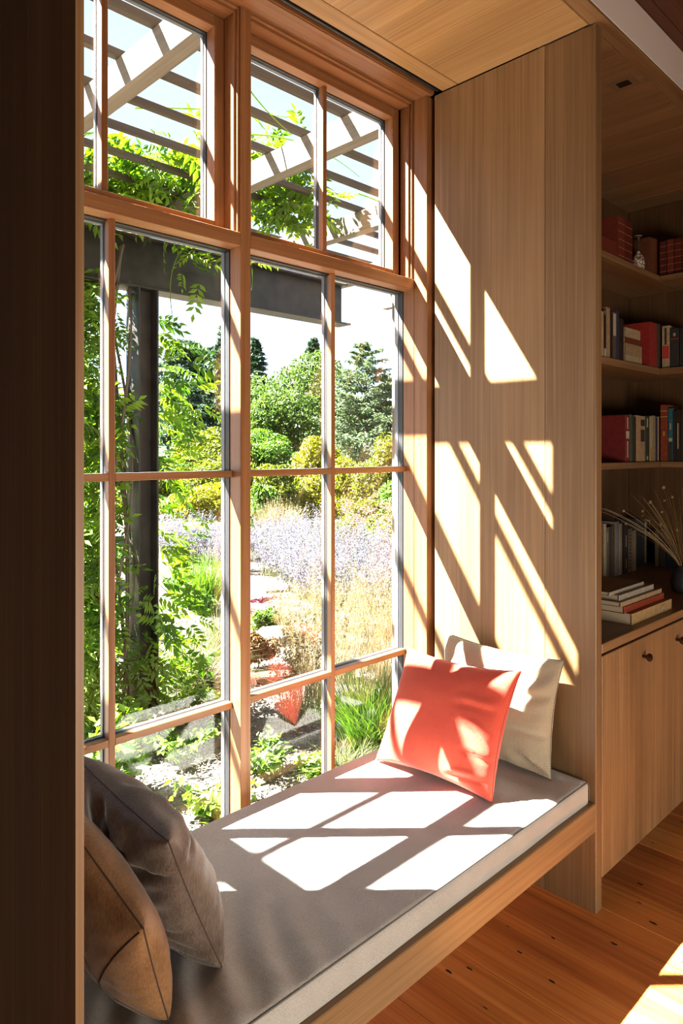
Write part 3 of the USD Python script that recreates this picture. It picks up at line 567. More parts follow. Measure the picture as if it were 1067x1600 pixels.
# ================================================================== THE GARDEN
def gz(x, y):
    d = np.hypot(x, y)
    return -.30 + .012 * np.maximum(d - 9, 0) + .05 * (meshkit.noise(np.stack([np.asarray(x) * .5, np.asarray(y) * .5, np.zeros_like(np.asarray(x, float))], -1), 4) - .5)
gx = np.concatenate([np.linspace(-90, -12, 60), np.linspace(-11.5, -2.03, 90)]); gy = np.concatenate([np.linspace(-25, -3, 25), np.linspace(-2.7, 13, 120), np.linspace(13.5, 100, 70)])
GX, GY = np.meshgrid(gx, gy, indexing='ij'); GZ = gz(GX, GY) + .018 * (meshkit.fbm(np.stack([GX * 3, GY * 3, GX * 0], -1), 3, 2) - .5)
mat('gravel_ground', {'g': ('geometry', {}), 'v': ('voronoi_texture', dict(scale=55.)), 'n': ('noise_texture', dict(scale=.7, detail=4.)), 'r': ('rgb_ramp', {'ramp': [(0, (.065, .052, .040)), (.5, (.115, .096, .076)), (1, (.17, .148, .122))]}),
    'r2': ('rgb_ramp', {'ramp': [(.45, (1, 1, 1)), (.62, (.80, .75, .66))]}), 'mx': ('mix_color', dict(blend_type='multiply', fac=1.)), 'b': ('bump', dict(strength=.35, distance=.01)), 'p': ('principled_bsdf', dict(roughness=.9, specular_ior_level=.15))},
    [('g.position', 'v.vector'), ('g.position', 'n.vector'), ('v.color', 'r.fac'), ('r.color', 'mx.a'), ('n.fac', 'r2.fac'), ('r2.color', 'mx.b'), ('mx.result', 'p.base_color'), ('v.distance', 'b.height'), ('b.normal', 'p.normal')])
tag(obj('ground', (np.stack([GX, GY, GZ], -1).reshape(-1, 3), grid_faces(len(gx), len(gy))), 'gravel_ground', smooth=True), 'pale gravel garden ground outside the window', 'ground', kind='structure')
# loose gravel near the window
rg = np.random.default_rng(21)
pi = UsdGeom.PointInstancer.Define(stage, '/World/loose_gravel')
tag(pi.GetPrim(), 'loose pale pebbles scattered over the gravel outside the window', 'gravel', kind='stuff')
plain('pebble_a', (.13, .11, .09), .85); plain('pebble_b', (.065, .053, .042), .85); plain('pebble_c', (.19, .17, .15), .85)
for k in range(3):
    m = trimesh.creation.icosphere(1, 1.0); m.vertices *= np.array([1, .8, .42]) * (1 + .35 * (meshkit.noise(m.vertices * 1.3 + k * 9, k) - .5))[:, None]
    usdkit.mesh(stage, f'/World/loose_gravel/pebble_{k}', m, MAT['pebble_' + 'abc'[k]], smooth=True)
n = 30000
px = -2.05 - 4.6 * rg.random(n) ** 1.2; py = .3 + (rg.random(n)) * 5.2
pi.CreatePrototypesRel().SetTargets([f'/World/loose_gravel/pebble_{k}' for k in range(3)])
pi.CreateProtoIndicesAttr(Vt.IntArray.FromNumpy(rg.integers(0, 3, n).astype(np.int32)))
pi.CreatePositionsAttr(Vt.Vec3fArray.FromNumpy(np.stack([px, py, gz(px, py) + .012], -1).astype(np.float32)))
s = rg.uniform(.0035, .0095, n); pi.CreateScalesAttr(Vt.Vec3fArray.FromNumpy(np.stack([s, s, s], -1).astype(np.float32)))
q = rg.normal(size=(n, 4)); q /= np.linalg.norm(q, axis=1, keepdims=True)
pi.CreateOrientationsAttr(Vt.QuathArray([Gf.Quath(float(a[0]), float(a[1]), float(a[2]), float(a[3])) for a in q]))

# pergola
pg = thing('pergola', 'weathered timber pergola of rafters and slats above the window', 'pergola')
RZ0, RZ1 = 2.994, 3.129
RAFT = [-.651 + .985 * k for k in range(7)]
for yr in RAFT:
    obj('rafter', bx(-4.75, -2.026, yr, yr + .072, RZ0, RZ1, .003), 'weathered_wood', pg)
SLATX = [-2.03 - .2875 * k for k in range(10)]
for x in SLATX:
    obj('slat', bx(x - .034, x, -1.2, 5.6, RZ1 + .0005, RZ1 + .034, .002), 'weathered_slat', pg)
# steel
XSB = -4.24
sb = thing('steel_beam', 'dark steel beam carrying the pergola rafters', 'beam')
obj('web', bx(XSB - .10, XSB - .088, -2.5, 4.26, 2.66, 2.98), 'steel', sb)
obj('flange', bx(XSB - .175, XSB - .012, -2.5, 4.30, 2.646, 2.660), 'steel', sb)
obj('flange', bx(XSB - .175, XSB - .012, -2.5, 4.26, 2.980, 2.993), 'steel', sb)
sp = thing('steel_post', 'dark steel post wrapped in wisteria outside the left window', 'post')
obj('flange', bx(XSB - .175, XSB, 2.288, 2.300, -.4, 2.645), 'steel', sp)
obj('flange', bx(XSB - .175, XSB, 2.423, 2.435, -.4, 2.645), 'steel', sp)
obj('web', bx(XSB - .094, XSB - .082, 2.300, 2.423, -.4, 2.645), 'steel', sp)

# --- leaves
def leaf_mat(name, dark, light, trans=.35, rough=.45, spec=.35):
    mat(name, {'a': ('attribute', dict(attribute='tint')), 'r': ('rgb_ramp', {'ramp': [(0, dark), (1, light)]}), 'p': ('principled_bsdf', dict(roughness=rough, specular_ior_level=spec)),
               't': ('translucent_bsdf', {}), 'h': ('hsv', dict(saturation=1.15, value=1.5)), 'm': ('mix_closure', dict(fac=trans))},
        [('a.fac', 'r.fac'), ('r.color', 'p.base_color'), ('r.color', 'h.color'), ('h.color', 't.color'), ('p.BSDF', 'm.closure1'), ('t.BSDF', 'm.closure2')], surface='m.closure')
leaf_mat('leaf_vine', (.034, .088, .012), (.165, .255, .036), .5)
leaf_mat('leaf_green', (.030, .070, .012), (.11, .19, .030))
leaf_mat('leaf_tree', (.025, .055, .011), (.098, .15, .034))
leaf_mat('leaf_yellow', (.085, .10, .012), (.23, .215, .030))
leaf_mat('leaf_lime', (.045, .07, .009), (.15, .165, .026))
leaf_mat('leaf_dark', (.012, .028, .014), (.040, .075, .030), .15)
leaf_mat('leaf_conifer', (.020, .042, .024), (.075, .115, .060), .15)
leaf_mat('leaf_cedar', (.045, .080, .040), (.14, .18, .085), .2)
leaf_mat('blade_green', (.03, .085, .012), (.115, .19, .03), .35)
leaf_mat('blade_straw', (.11, .085, .042), (.24, .20, .11), .3)
leaf_mat('blade_pale', (.05, .065, .022), (.14, .14, .062), .3)
leaf_mat('bloom_lavender', (.065, .060, .095), (.185, .178, .215), .3)
leaf_mat('bloom_pink', (.14, .075, .055), (.26, .18, .11), .3)
leaf_mat('leaf_plum', (.06, .012, .02), (.16, .04, .05), .2)
leaf_mat('leaf_brown', (.08, .045, .02), (.20, .12, .05), .2)
leaf_mat('bark', (.06, .045, .03), (.12, .09, .065), 0.)

def frames(rg, n, nrm=None, spread=1.0):
    d = rg.normal(size=(n, 3)) * spread
    if nrm is not None: d = d + nrm
    d /= np.linalg.norm(d, axis=1, keepdims=True) + 1e-9
    a = np.cross(d, rg.normal(size=(n, 3))); a /= np.linalg.norm(a, axis=1, keepdims=True) + 1e-9
    return d, a, np.cross(d, a)
def leaves(rg, P, size, nrm=None, spread=1.0, aspect=.5, bend=.15):
    """one bent diamond leaf of two faces at each point"""
    n = len(P); d, a, b = frames(rg, n, nrm, spread)
    L = (size * rg.uniform(.6, 1.3, n))[:, None]
    v = np.stack([P - a * L * .5, P + b * L * aspect * .5 + d * L * bend, P + a * L * .5, P - b * L * aspect * .5 + d * L * bend], 1).reshape(-1, 3)
    k = np.arange(n)[:, None] * 4
    f = np.concatenate([k + [0, 1, 2], k + [0, 2, 3]])
    return v, f
def tints(rg, n, per, lo=0, hi=1): return np.repeat(rg.uniform(lo, hi, n), per)
def pinnate(rg, P, D, size, pairs=5):
    """compound wisteria leaves: a rib from P along D with leaflets either side; four triangles each"""
    n = len(P); D = D / (np.linalg.norm(D, axis=1, keepdims=True) + 1e-9)
    up = rg.normal(size=(n, 3)) * .45 + [0.3, -.3, .75]; S = np.cross(D, up); S /= np.linalg.norm(S, axis=1, keepdims=True) + 1e-9; N = np.cross(S, D)
    L = size * rg.uniform(.65, 1.25, n)
    V, Ff, Tn = [], [], []; base = 0; t0 = rg.uniform(0, 1, n)
    for j in range(pairs * 2 + 1):
        side = 0 if j == pairs * 2 else (1 if j % 2 else -1); f = 1.0 if side == 0 else .18 + .75 * (j // 2) / (pairs - .4)
        droop = np.array([0, 0, -1.0]) * (.30 * f ** 2) * L[:, None]
        o = P + D * (L * f)[:, None] + droop
        dr = D * (.55 if side else 1) + S * side * .9 + [0, 0, -.25] + rg.normal(size=(n, 3)) * .12; dr /= np.linalg.norm(dr, axis=1, keepdims=True)
        w = np.cross(dr, N); w /= np.linalg.norm(w, axis=1, keepdims=True) + 1e-9
        l = (L * .42 * (1 - .25 * abs(f - .5)))[:, None]
        m1 = o + dr * l * .42
        v = np.stack([o, m1 + w * l * .19 + N * l * .05, o + dr * l + N * l * -.1, m1 - w * l * .19 + N * l * .05, m1 - N * l * .02], 1)
        V.append(v.reshape(-1, 3)); k = np.arange(n)[:, None] * 5 + base
        Ff.append(np.concatenate([k + [0, 1, 4], k + [1, 2, 4], k + [2, 3, 4], k + [3, 0, 4]])); base += n * 5
        Tn.append(np.repeat(np.clip(t0 + rg.normal(size=n) * .12, 0, 1), 5))
    return np.vstack(V), np.vstack(Ff), np.concatenate(Tn)

# --- wisteria
rg = np.random.default_rng(31)
wi = thing('wisteria', 'green wisteria vine climbing the steel post up to the pergola', 'vine')
stems = []
for k in range(5):
    z = np.linspace(-.35, 2.9, 40); a = z * (1.3 + .25 * k) + k * 1.4
    stems.append(tube(np.stack([XSB - .09 + (.09 + .012 * k) * np.cos(a) - .03, 2.20 + (.05 + .01 * k) * np.sin(a), z], -1), .014 - .0015 * k, 6))
for k in range(5):
    x0, y0 = rg.uniform(-4.4, -3.4), rg.uniform(1.9, 2.3); t = np.linspace(0, 1, 24)
    stems.append(tube(np.stack([XSB + (x0 - XSB) * t, 2.3 + (y0 + .6 - 2.3) * t + .1 * np.sin(t * 7 + k), 3.02 + .22 * np.sin(t * 1.6) + .03 * np.sin(t * 11)], -1), .008, 5))
obj('stem', cat(*stems), 'bark', wi, smooth=True, tint=np.full(sum(len(s.vertices) for s in stems), .5))
P, D = [], []
n = 780                                     # a thick curtain on the left side of the post
z = rg.uniform(-.3, 2.72, n); P.append(np.stack([rg.uniform(-4.58, -4.28, n), 2.17 - .36 * rg.random(n) ** 1.2, z], -1)); D.append(np.stack([rg.normal(size=n) * .5 + .3, rg.normal(size=n) * .6 - .4, rg.uniform(-.6, .4, n)], -1))
for (zc, sz, cnt, spread_) in ((.36, .15, 34, .15), (1.95, .16, 34, .14), (1.50, .18, 26, .13), (.90, .10, 16, .10), (2.42, .06, 6, .06), (.05, .10, 18, .13)):
    z = zc + rg.normal(size=cnt) * sz; P.append(np.stack([XSB - .12 + rg.normal(size=cnt) * .08, 2.45 + np.abs(rg.normal(size=cnt)) * spread_, z], -1)); D.append(np.stack([rg.normal(size=cnt) * .3 + .15, np.full(cnt, .7) + rg.normal(size=cnt) * .3, rg.normal(size=cnt) * .5], -1))
n = 22                                       # some across the front of the post low down
P.append(np.stack([XSB + .03 + .06 * rg.random(n), 2.25 + .15 * rg.random(n), np.where(rg.random(n) < .6, .42 + .14 * rg.normal(size=n), .12 + .12 * rg.normal(size=n))], -1)); D.append(np.stack([np.full(n, .5), rg.normal(size=n), rg.normal(size=n) * .6], -1))
def blob(c, s, n):
    P.append(np.array(c) + rg.normal(size=(n, 3)) * s); D.append(rg.normal(size=(n, 3)) * [1, 1, .5])
blob((-3.95, 2.08, 3.22), (.24, .24, .06), 260); blob((-3.85, 2.48, 3.25), (.18, .14, .10), 200); blob((-4.1, 1.75, 3.20), (.25, .2, .05), 90)
blob((-3.4, 2.64, 3.34), (.10, .15, .07), 60); blob((-3.4, 2.92, 3.22), (.08, .09, .09), 60); blob((-3.36, 2.83, 3.06), (.05, .05, .09), 24)
blob((-4.10, 2.62, 2.88), (.05, .06, .06), 12); blob((-4.10, 3.16, 2.93), (.02, .03, .02), 3)
P, D = np.vstack(P), np.vstack(D)
keep = ~((P[:, 0] > XSB - .08) & (P[:, 0] < XSB + .0) & (P[:, 1] > 2.3) & (P[:, 1] < 2.43))
v_, f_, t_ = pinnate(rg, P[keep], D[keep], .19)
obj('foliage', (v_, f_), 'leaf_vine', wi, tint=t_, kind='stuff')
tend = []
for k, (p0, p1, p2) in enumerate((((-4.05, 2.50, 2.9), (-4.10, 2.40, 2.74), (-4.12, 2.47, 2.45)), ((-3.9, 2.95, 2.9), (-3.95, 3.02, 2.78), (-3.93, 2.98, 2.68)), ((-2.4, 1.75, 3.15), (-2.5, 1.95, 3.10), (-2.46, 2.1, 3.02)),
                                  ((-2.9, 2.1, 3.16), (-2.7, 2.4, 3.22), (-2.8, 2.9, 3.14)), ((-3.1, 3.2, 3.2), (-2.9, 3.5, 3.12), (-2.95, 3.75, 2.88)), ((-3.0, 1.6, 3.16), (-2.8, 1.9, 3.2), (-2.6, 2.2, 3.18)))):
    t = np.linspace(0, 1, 16)[:, None]; p0, p1, p2 = map(np.array, (p0, p1, p2))
    tend.append(tube((1 - t) ** 2 * p0 + 2 * t * (1 - t) * p1 + t ** 2 * p2, np.linspace(.005, .002, 16), 4))
obj('tendril', cat(*tend), 'leaf_vine', wi, tint=np.full(sum(len(s.vertices) for s in tend), .8), kind='stuff')

# --- trees and shrubs: a trunk with limbs and a crown of leaves on lobes
def crown_pts(rg, n, R, H, z0, lobes, depth=.35):
    c = rg.normal(size=(lobes, 3)); c /= np.linalg.norm(c, axis=1, keepdims=True); c *= rg.uniform(.35, .75, (lobes, 1)); c = np.vstack([c, [[0, 0, .1]]])
    rr = np.append(rg.uniform(.28, .48, lobes), .6)
    i = rg.integers(0, lobes + 1, n); d = rg.normal(size=(n, 3)); d /= np.linalg.norm(d, axis=1, keepdims=True)
    p = c[i] + d * (rr[i] * (1 - depth * rg.random(n) ** 1.5))[:, None]
    p[:, 2] = np.maximum(p[:, 2], -.95)
    return p * [R, R, H / 2] + [0, 0, z0 + H / 2], d
def tree(name, label, cat_, u, d, vtop, R, mat_, seed, n=9000, leaf=.13, trunk=.3, lobes=14, lo=0, hi=1, aspect=.55, group=None, base=None, spread=.8):
    rg = np.random.default_rng(seed); x, y = spot(u, d); zb = float(gz(np.array(x), np.array(y))) - .03; zt = zat(vtop, d); H = zt - zb
    t = thing(name, label, cat_, (x, y, zb), group=group)
    cz = H * trunk * .6
    p, nr = crown_pts(rg, n, R, H - cz, cz, lobes)
    w = [tube(np.stack([.04 * H * np.sin(np.linspace(0, 2, 8)) * .3, np.zeros(8), np.linspace(0, H * .75, 8)], -1), np.linspace(.022 * H, .006 * H, 8), 7)]
    for k in range(9):
        a, e = rg.uniform(0, 2 * math.pi), rg.uniform(.2, .65); s = np.linspace(0, 1, 6); L = R * rg.uniform(.5, .85)
        w.append(tube(np.stack([L * s * math.cos(a), L * s * math.sin(a), H * e + s * H * .16], -1), np.linspace(.009 * H, .002 * H, 6), 5))
    w = cat(*w); obj('trunk' if H > 2.2 else 'stem', w, 'bark', t, smooth=True, tint=np.full(len(w.vertices), .4))
    v, f = leaves(rg, p, leaf, nr * .7 + [0, 0, .3], spread, aspect)
    tn = tints(rg, n, 4, lo, hi); obj('crown' if H > 2.2 else 'foliage', (v, f), mat_, t, tint=tn, kind='stuff')
    return t
def conifer(name, label, u, d, vtop, R, mat_, seed, whorls=26, dens=1.0, droop=.25, leaf=.28, sparse=False, group=None, cone=1.0):
    rg = np.random.default_rng(seed); x, y = spot(u, d); zb = float(gz(np.array(x), np.array(y))) - .05; H = zat(vtop, d) - zb
    t = thing(name, label, 'tree', (x, y, zb), group=group)
    w = [tube(np.stack([np.zeros(6), np.zeros(6), np.linspace(0, H * .985, 6)], -1), np.linspace(.018 * H, .003, 6), 7)]
    PP, NN = [], []
    for k in range(whorls):
        zf = .05 + .93 * (k / (whorls - 1)) ** .9; rl = R * (1 - zf) ** (.8 * cone) + .05 * R
        for j in range(9 if sparse else 7):
            a = rg.uniform(0, 2 * math.pi); L = rl * rg.uniform(.65, 1.12); s = np.linspace(0, 1, 6); z = zf * H + (s * .18 * L - droop * L * s ** 2) + rg.normal() * .01 * H
            pts = np.stack([L * s * math.cos(a), L * s * math.sin(a), z], -1); w.append(tube(pts, np.linspace(.0045 * H * (1 - zf) + .006, .003, 6), 4))
            m = int((22 + 70 * L / max(R, .1)) * dens); q = rg.random(m) ** .75; wd = .26 * L * (1 - q) + .06 * L
            off = rg.normal(size=m) * wd * .7
            PP.append(np.stack([np.interp(q, s, pts[:, 0]) - math.sin(a) * off, np.interp(q, s, pts[:, 1]) + math.cos(a) * off, np.interp(q, s, pts[:, 2]) - np.abs(rg.normal(size=m)) * .05 * L - .1 * np.abs(off)], -1))
            NN.append(np.tile([0, 0, 1.], (m, 1)))
    w = cat(*w); obj('trunk', w, 'bark', t, tint=np.full(len(w.vertices), .2), smooth=True)
    PP = np.vstack(PP); v, f = leaves(rg, PP, leaf, np.vstack(NN) * 1.2, .8, .30, .1)
    obj('foliage', (v, f), mat_, t, tint=tints(rg, len(PP), 4), kind='stuff')
    return t
G = 'trees at the end of the garden'
conifer('fir_tree', 'tall dark fir behind the left pane strip', 128, 34, 562, 3.0, 'leaf_dark', 41, whorls=24, leaf=.42)
conifer('fir_tree', 'second dark fir just left of the steel post', 165, 38, 600, 3.4, 'leaf_dark', 42, whorls=24, leaf=.45)
conifer('fir_tree', 'dark bushy conifer right of the steel post', 290, 36, 532, 3.6, 'leaf_conifer', 43, whorls=28, leaf=.42, cone=.6)
conifer('fir_tree', 'blue green conifer standing lower and nearer right of the post', 312, 26, 606, 2.2, 'leaf_conifer', 44, whorls=26, leaf=.30, cone=.6)
conifer('fir_tree', 'tall pointed fir with its tip beside the middle mullion', 352, 42, 508, 3.4, 'leaf_conifer', 45, whorls=30, leaf=.45)
conifer('fir_tree', 'narrow fir just right of the middle mullion', 398, 46, 528, 2.6, 'leaf_dark', 46, whorls=26, leaf=.45)
conifer('fir_tree', 'small fir tip behind the broadleaf tree', 490, 48, 528, 2.6, 'leaf_dark', 47, whorls=26, leaf=.45)
tree('broadleaf_tree', 'large rounded bright green tree in the middle of the right window', 'tree', 462, 30, 546, 3.4, 'leaf_tree', 51, n=26000, leaf=.17, lobes=22, trunk=.2)
tree('broadleaf_tree', 'rounded green tree half behind the middle mullion', 'tree', 405, 33, 598, 2.8, 'leaf_tree', 52, n=16000, leaf=.18, trunk=.2)
tree('broadleaf_tree', 'green tree filling behind the layered cedar', 'tree', 590, 36, 632, 3.6, 'leaf_green', 53, n=15000, leaf=.2, trunk=.2)
tree('broadleaf_tree', 'low dark green tree under the large rounded tree', 'tree', 418, 24, 668, 1.6, 'leaf_green', 54, n=12000, leaf=.14, trunk=.1)
tree('broadleaf_tree', 'pale yellow green tree between the post and middle mullion', 'tree', 338, 22, 668, 1.5, 'leaf_lime', 55, n=10000, leaf=.12, trunk=.15)
tree('broadleaf_tree', 'green tree at the far left behind the pane strip', 'tree', 140, 24, 672, 1.9, 'leaf_lime', 56, n=9000, leaf=.14, trunk=.1)
tree('broadleaf_tree', 'dark green tree low behind the steel post', 'tree', 250, 30, 660, 2.6, 'leaf_green', 57, n=12000, leaf=.18, trunk=.1)
tree('broadleaf_tree', 'distant green tree past the right jamb', 'tree', 660, 32, 600, 3.2, 'leaf_tree', 58, n=10000, leaf=.2, trunk=.15)
tree('broadleaf_tree', 'distant green tree hidden mostly by the dark near panel', 'tree', 60, 30, 620, 3.4, 'leaf_green', 59, n=9000, leaf=.2, trunk=.15)
conifer('cedar_tree', 'taller open layered cedar in the right window pane', 572, 20, 536, 1.9, 'leaf_cedar', 61, whorls=18, dens=1.7, droop=-.02, leaf=.15, sparse=True, cone=.7)
conifer('cedar_tree', 'smaller cedar close to the right jamb', 604, 21, 590, 1.5, 'leaf_cedar', 62, whorls=15, dens=1.5, droop=.0, leaf=.15, sparse=True, cone=.7)
# shrubs
tree('shrub', 'large yellow green maple shrub right of the post', 'shrub', 312, 15, 752, 1.05, 'leaf_yellow', 71, n=9000, leaf=.085, trunk=.1, lo=.1)
tree('shrub', 'lime green shrub behind the yellow maple shrub', 'shrub', 342, 17.5, 705, .95, 'leaf_lime', 72, n=8000, leaf=.09, trunk=.1)
tree('shrub', 'olive shrub beside the foot of the post at left', 'shrub', 258, 18, 722, .95, 'leaf_lime', 73, n=7000, leaf=.09, trunk=.1, hi=.7)
tree('shrub', 'green and yellow shrub right of the middle mullion', 'shrub', 428, 15.5, 722, .85, 'leaf_lime', 74, n=9000, leaf=.09, trunk=.1)
tree('shrub', 'tall golden yellow shrub left of the right window bar', 'shrub', 488, 16.5, 672, .85, 'leaf_yellow', 75, n=9000, leaf=.09, trunk=.1)
tree('shrub', 'dark green shrub low by the middle mullion', 'shrub', 408, 13.8, 748, .42, 'leaf_green', 76, n=5000, leaf=.08, trunk=.1)
tree('shrub', 'golden shrub right of the right window bar', 'shrub', 540, 15, 716, .8, 'leaf_yellow', 77, n=8000, leaf=.085, trunk=.1)
tree('shrub', 'bronze green shrub under the cedar', 'shrub', 600, 14.5, 682, .75, 'leaf_lime', 78, n=8000, leaf=.085, trunk=.1, hi=.7)
tree('shrub', 'green shrub at the right edge of the right window', 'shrub', 618, 12.5, 742, .45, 'leaf_green', 79, n=5000, leaf=.07, trunk=.1)
for k, (u, d, v, R) in enumerate(((566, 12.2, 768, .48), (600, 11.4, 782, .46), (543, 11.6, 804, .40), (628, 10.8, 800, .4))):
    t = tree('flowering_shrub', ('rounded flowering shrub with pinkish cream heads, upper left of its group', 'rounded flowering shrub with pinkish cream heads near the right jamb', 'low flowering shrub with cream heads by the right window bar', 'flowering shrub past the right jamb')[k], 'shrub', u, d, v, R, 'leaf_lime', 81 + k, n=3500, leaf=.07, trunk=.05, group=None)
    rg = np.random.default_rng(90 + k); x, y = spot(u, d); H = zat(v, d) + .3
    p, nr = crown_pts(rg, 60, R * 1.04, H * 1.02, 0, 10, .05); p = p[p[:, 2] > .3 * H]
    q = (p[:, None] + rg.normal(size=(len(p), 55, 3)) * [.055, .055, .035]).reshape(-1, 3); vv, ff = leaves(rg, q, .03, np.tile([0, 0, 1.], (len(q), 1)), .7, .8)
    obj('flower_heads', (vv, ff), 'bloom_pink', t, tint=tints(rg, len(q), 4), kind='stuff')
tree('shrub', 'dense grey green shrub at the far left below the horizon', 'shrub', 138, 9.5, 832, .55, 'leaf_green', 86, n=7000, leaf=.06, trunk=.05)
tree('shrub', 'green shrub low at the left behind the vine', 'shrub', 150, 6.6, 905, .40, 'leaf_green', 87, n=6000, leaf=.05, trunk=.05, lo=.3)
tree('shrub', 'yellow green shrub at the left above the grey green one', 'shrub', 150, 14, 760, .9, 'leaf_lime', 88, n=6000, leaf=.08, trunk=.1)
tree('purple_plant', 'small plum coloured leafy plant at the bed edge', 'plant', 421, 8.6, 938, .24, 'leaf_plum', 89, n=1400, leaf=.07, trunk=.05)
tree('shrub', 'low brown green shrub left of the flagstones', 'shrub', 404, 5.9, 984, .17, 'leaf_brown', 101, n=2200, leaf=.04, trunk=.05)
tree('shrub', 'small green shrub behind the plum coloured plant', 'shrub', 412, 7.2, 946, .17, 'leaf_green', 102, n=1800, leaf=.045, trunk=.05)

# grasses
def blades(rg, n, H, spread, lean, width, segs=4, base=.06, droop=.35):
    a = rg.uniform(0, 2 * math.pi, n); L = H * rg.uniform(.55, 1.1, n); ln = lean * rg.random(n) ** .7
    r0 = base * np.sqrt(rg.random(n)); a0 = rg.uniform(0, 2 * math.pi, n)
    s = np.linspace(0, 1, segs + 1)
    hr = L[:, None] * (np.sin(ln)[:, None] * s + droop * ln[:, None] * s ** 2.5); hz = L[:, None] * (np.cos(ln)[:, None] * s - droop * ln[:, None] * s ** 3 * .9)
    c = np.stack([(r0 * np.cos(a0))[:, None] + hr * np.cos(a)[:, None] * spread, (r0 * np.sin(a0))[:, None] + hr * np.sin(a)[:, None] * spread, np.maximum(hz, .005)], -1)
    tw = rg.uniform(0, math.pi, n); w = np.stack([np.cos(tw), np.sin(tw), np.zeros(n)], -1)[:, None] * (width * (1 - s ** 2 * .9))[None, :, None]
    v = np.stack([c - w, c + w], 2).reshape(-1, 3); m = 2 * (segs + 1)
    k = np.arange(n)[:, None, None] * m + np.arange(segs)[None, :, None] * 2
    f = np.concatenate([(k + [0, 1, 3]).reshape(-1, 3), (k + [0, 3, 2]).reshape(-1, 3)])
    return v, f, c, m
def grass(name, label, u, d, H, mat_, seed, n=420, lean=.6, width=.004, base=.07, droop=.35, heads=None, hn=0, hl=1.0, group=None, xy=None, spread=1.0):
    rg = np.random.default_rng(seed); x, y = spot(u, d) if xy is None else xy
    t = thing(name, label, 'grass', (x, y, float(gz(np.array(x), np.array(y))) - .01), group=group)
    v, f, c, m = blades(rg, n, H, spread, lean, width, base=base, droop=droop); obj('blades', (v, f), mat_, t, tint=tints(rg, n, m), kind='stuff')
    if heads:
        v, f, c, m = blades(rg, hn, H * hl, spread, lean * .75, .0016, base=base, droop=droop * .6)
        j = 14; q = rg.uniform(.62, 1, (hn, j)); idx = q * (c.shape[1] - 1); i0 = np.minimum(idx.astype(int), c.shape[1] - 2); fr_ = (idx - i0)[..., None]
        P = (np.take_along_axis(c, i0[..., None], 1) * (1 - fr_) + np.take_along_axis(c, i0[..., None] + 1, 1) * fr_).reshape(-1, 3) + rg.normal(size=(hn * j, 3)) * .006
        v2, f2 = leaves(rg, P, .026, np.tile([1., 0, 0], (len(P), 1)), 1., .4)
        mm = cat((v, f), (v2, f2)); obj('seed_heads', mm, heads, t, tint=np.concatenate([tints(rg, hn, m), tints(rg, len(P), 4)]), kind='stuff')
    return t
grass('fountain_grass', 'pale arching grass tuft just right of the post', 306, 5.4, .62, 'blade_pale', 111, n=900, lean=1.15, width=.0028, droop=.6, base=.08)
grass('fountain_grass', 'smaller pale grass tuft beyond the arching one', 338, 6.4, .5, 'blade_pale', 112, n=500, lean=1.0, width=.003, droop=.5)
grass('upright_grass', 'bright green upright grass clump in front of the lavender at left', 320, 8.0, .72, 'blade_green', 113, n=700, lean=.5, width=.005, base=.13)
grass('upright_grass', 'darker green grass clump just right of the post', 288, 8.4, .62, 'blade_green', 114, n=600, lean=.6, width=.005, base=.13)
grass('upright_grass', 'bright green grass clump low in the right window corner', 578, 4.35, .56, 'blade_green', 115, n=1300, lean=.62, width=.0030, base=.15)
grass('upright_grass', 'pale tan grass tussock below the bright green clump', 545, 4.0, .26, 'blade_pale', 116, n=700, lean=1.1, width=.002, base=.10, droop=.55)
for k, (u, d, H) in enumerate(((458, 4.7, .60), (484, 4.9, .72), (505, 5.2, .66), (538, 5.6, .70), (572, 5.9, .74), (606, 5.5, .80), (472, 5.8, .62), (528, 6.6, .70), (562, 7.0, .70), (600, 6.9, .72), (497, 7.2, .62), (452, 6.8, .5), (632, 5.8, .8), (434, 7.4, .42))):
    grass('feather_grass', ('thin golden feather grass by the lower middle of the right window', 'golden feather grass left of the right window bar', 'golden feather grass right behind the right window bar', 'golden feather grass in the lower right pane', 'tall golden feather grass in the lower right pane', 'tall golden feather grass at the right jamb', 'golden feather grass behind the thin one', 'golden feather grass deeper in the bed near the window bar', 'golden feather grass deeper in the bed at right', 'golden feather grass deeper in the bed by the right jamb', 'golden feather grass in front of the lavender', 'short golden grass beside the flagstones', 'golden feather grass past the right jamb', 'short golden grass behind the flagstones')[k],
          u, d, H, 'blade_straw', 120 + k, n=170, lean=.42, width=.0015, base=.09, droop=.25, heads='blade_straw', hn=34, hl=1.15)
for k, (u, d) in enumerate(((432, 12.6), (446, 12.9), (420, 12.9))):
    grass('reed_grass', ('tan upright reed grass behind the lavender, middle of three', 'tan upright reed grass behind the lavender, right of three', 'tan upright reed grass behind the lavender, left of three')[k], u, d, .85, 'blade_straw', 140 + k, n=350, lean=.35, width=.006, base=.16, heads='blade_straw', hn=50, hl=1.15)

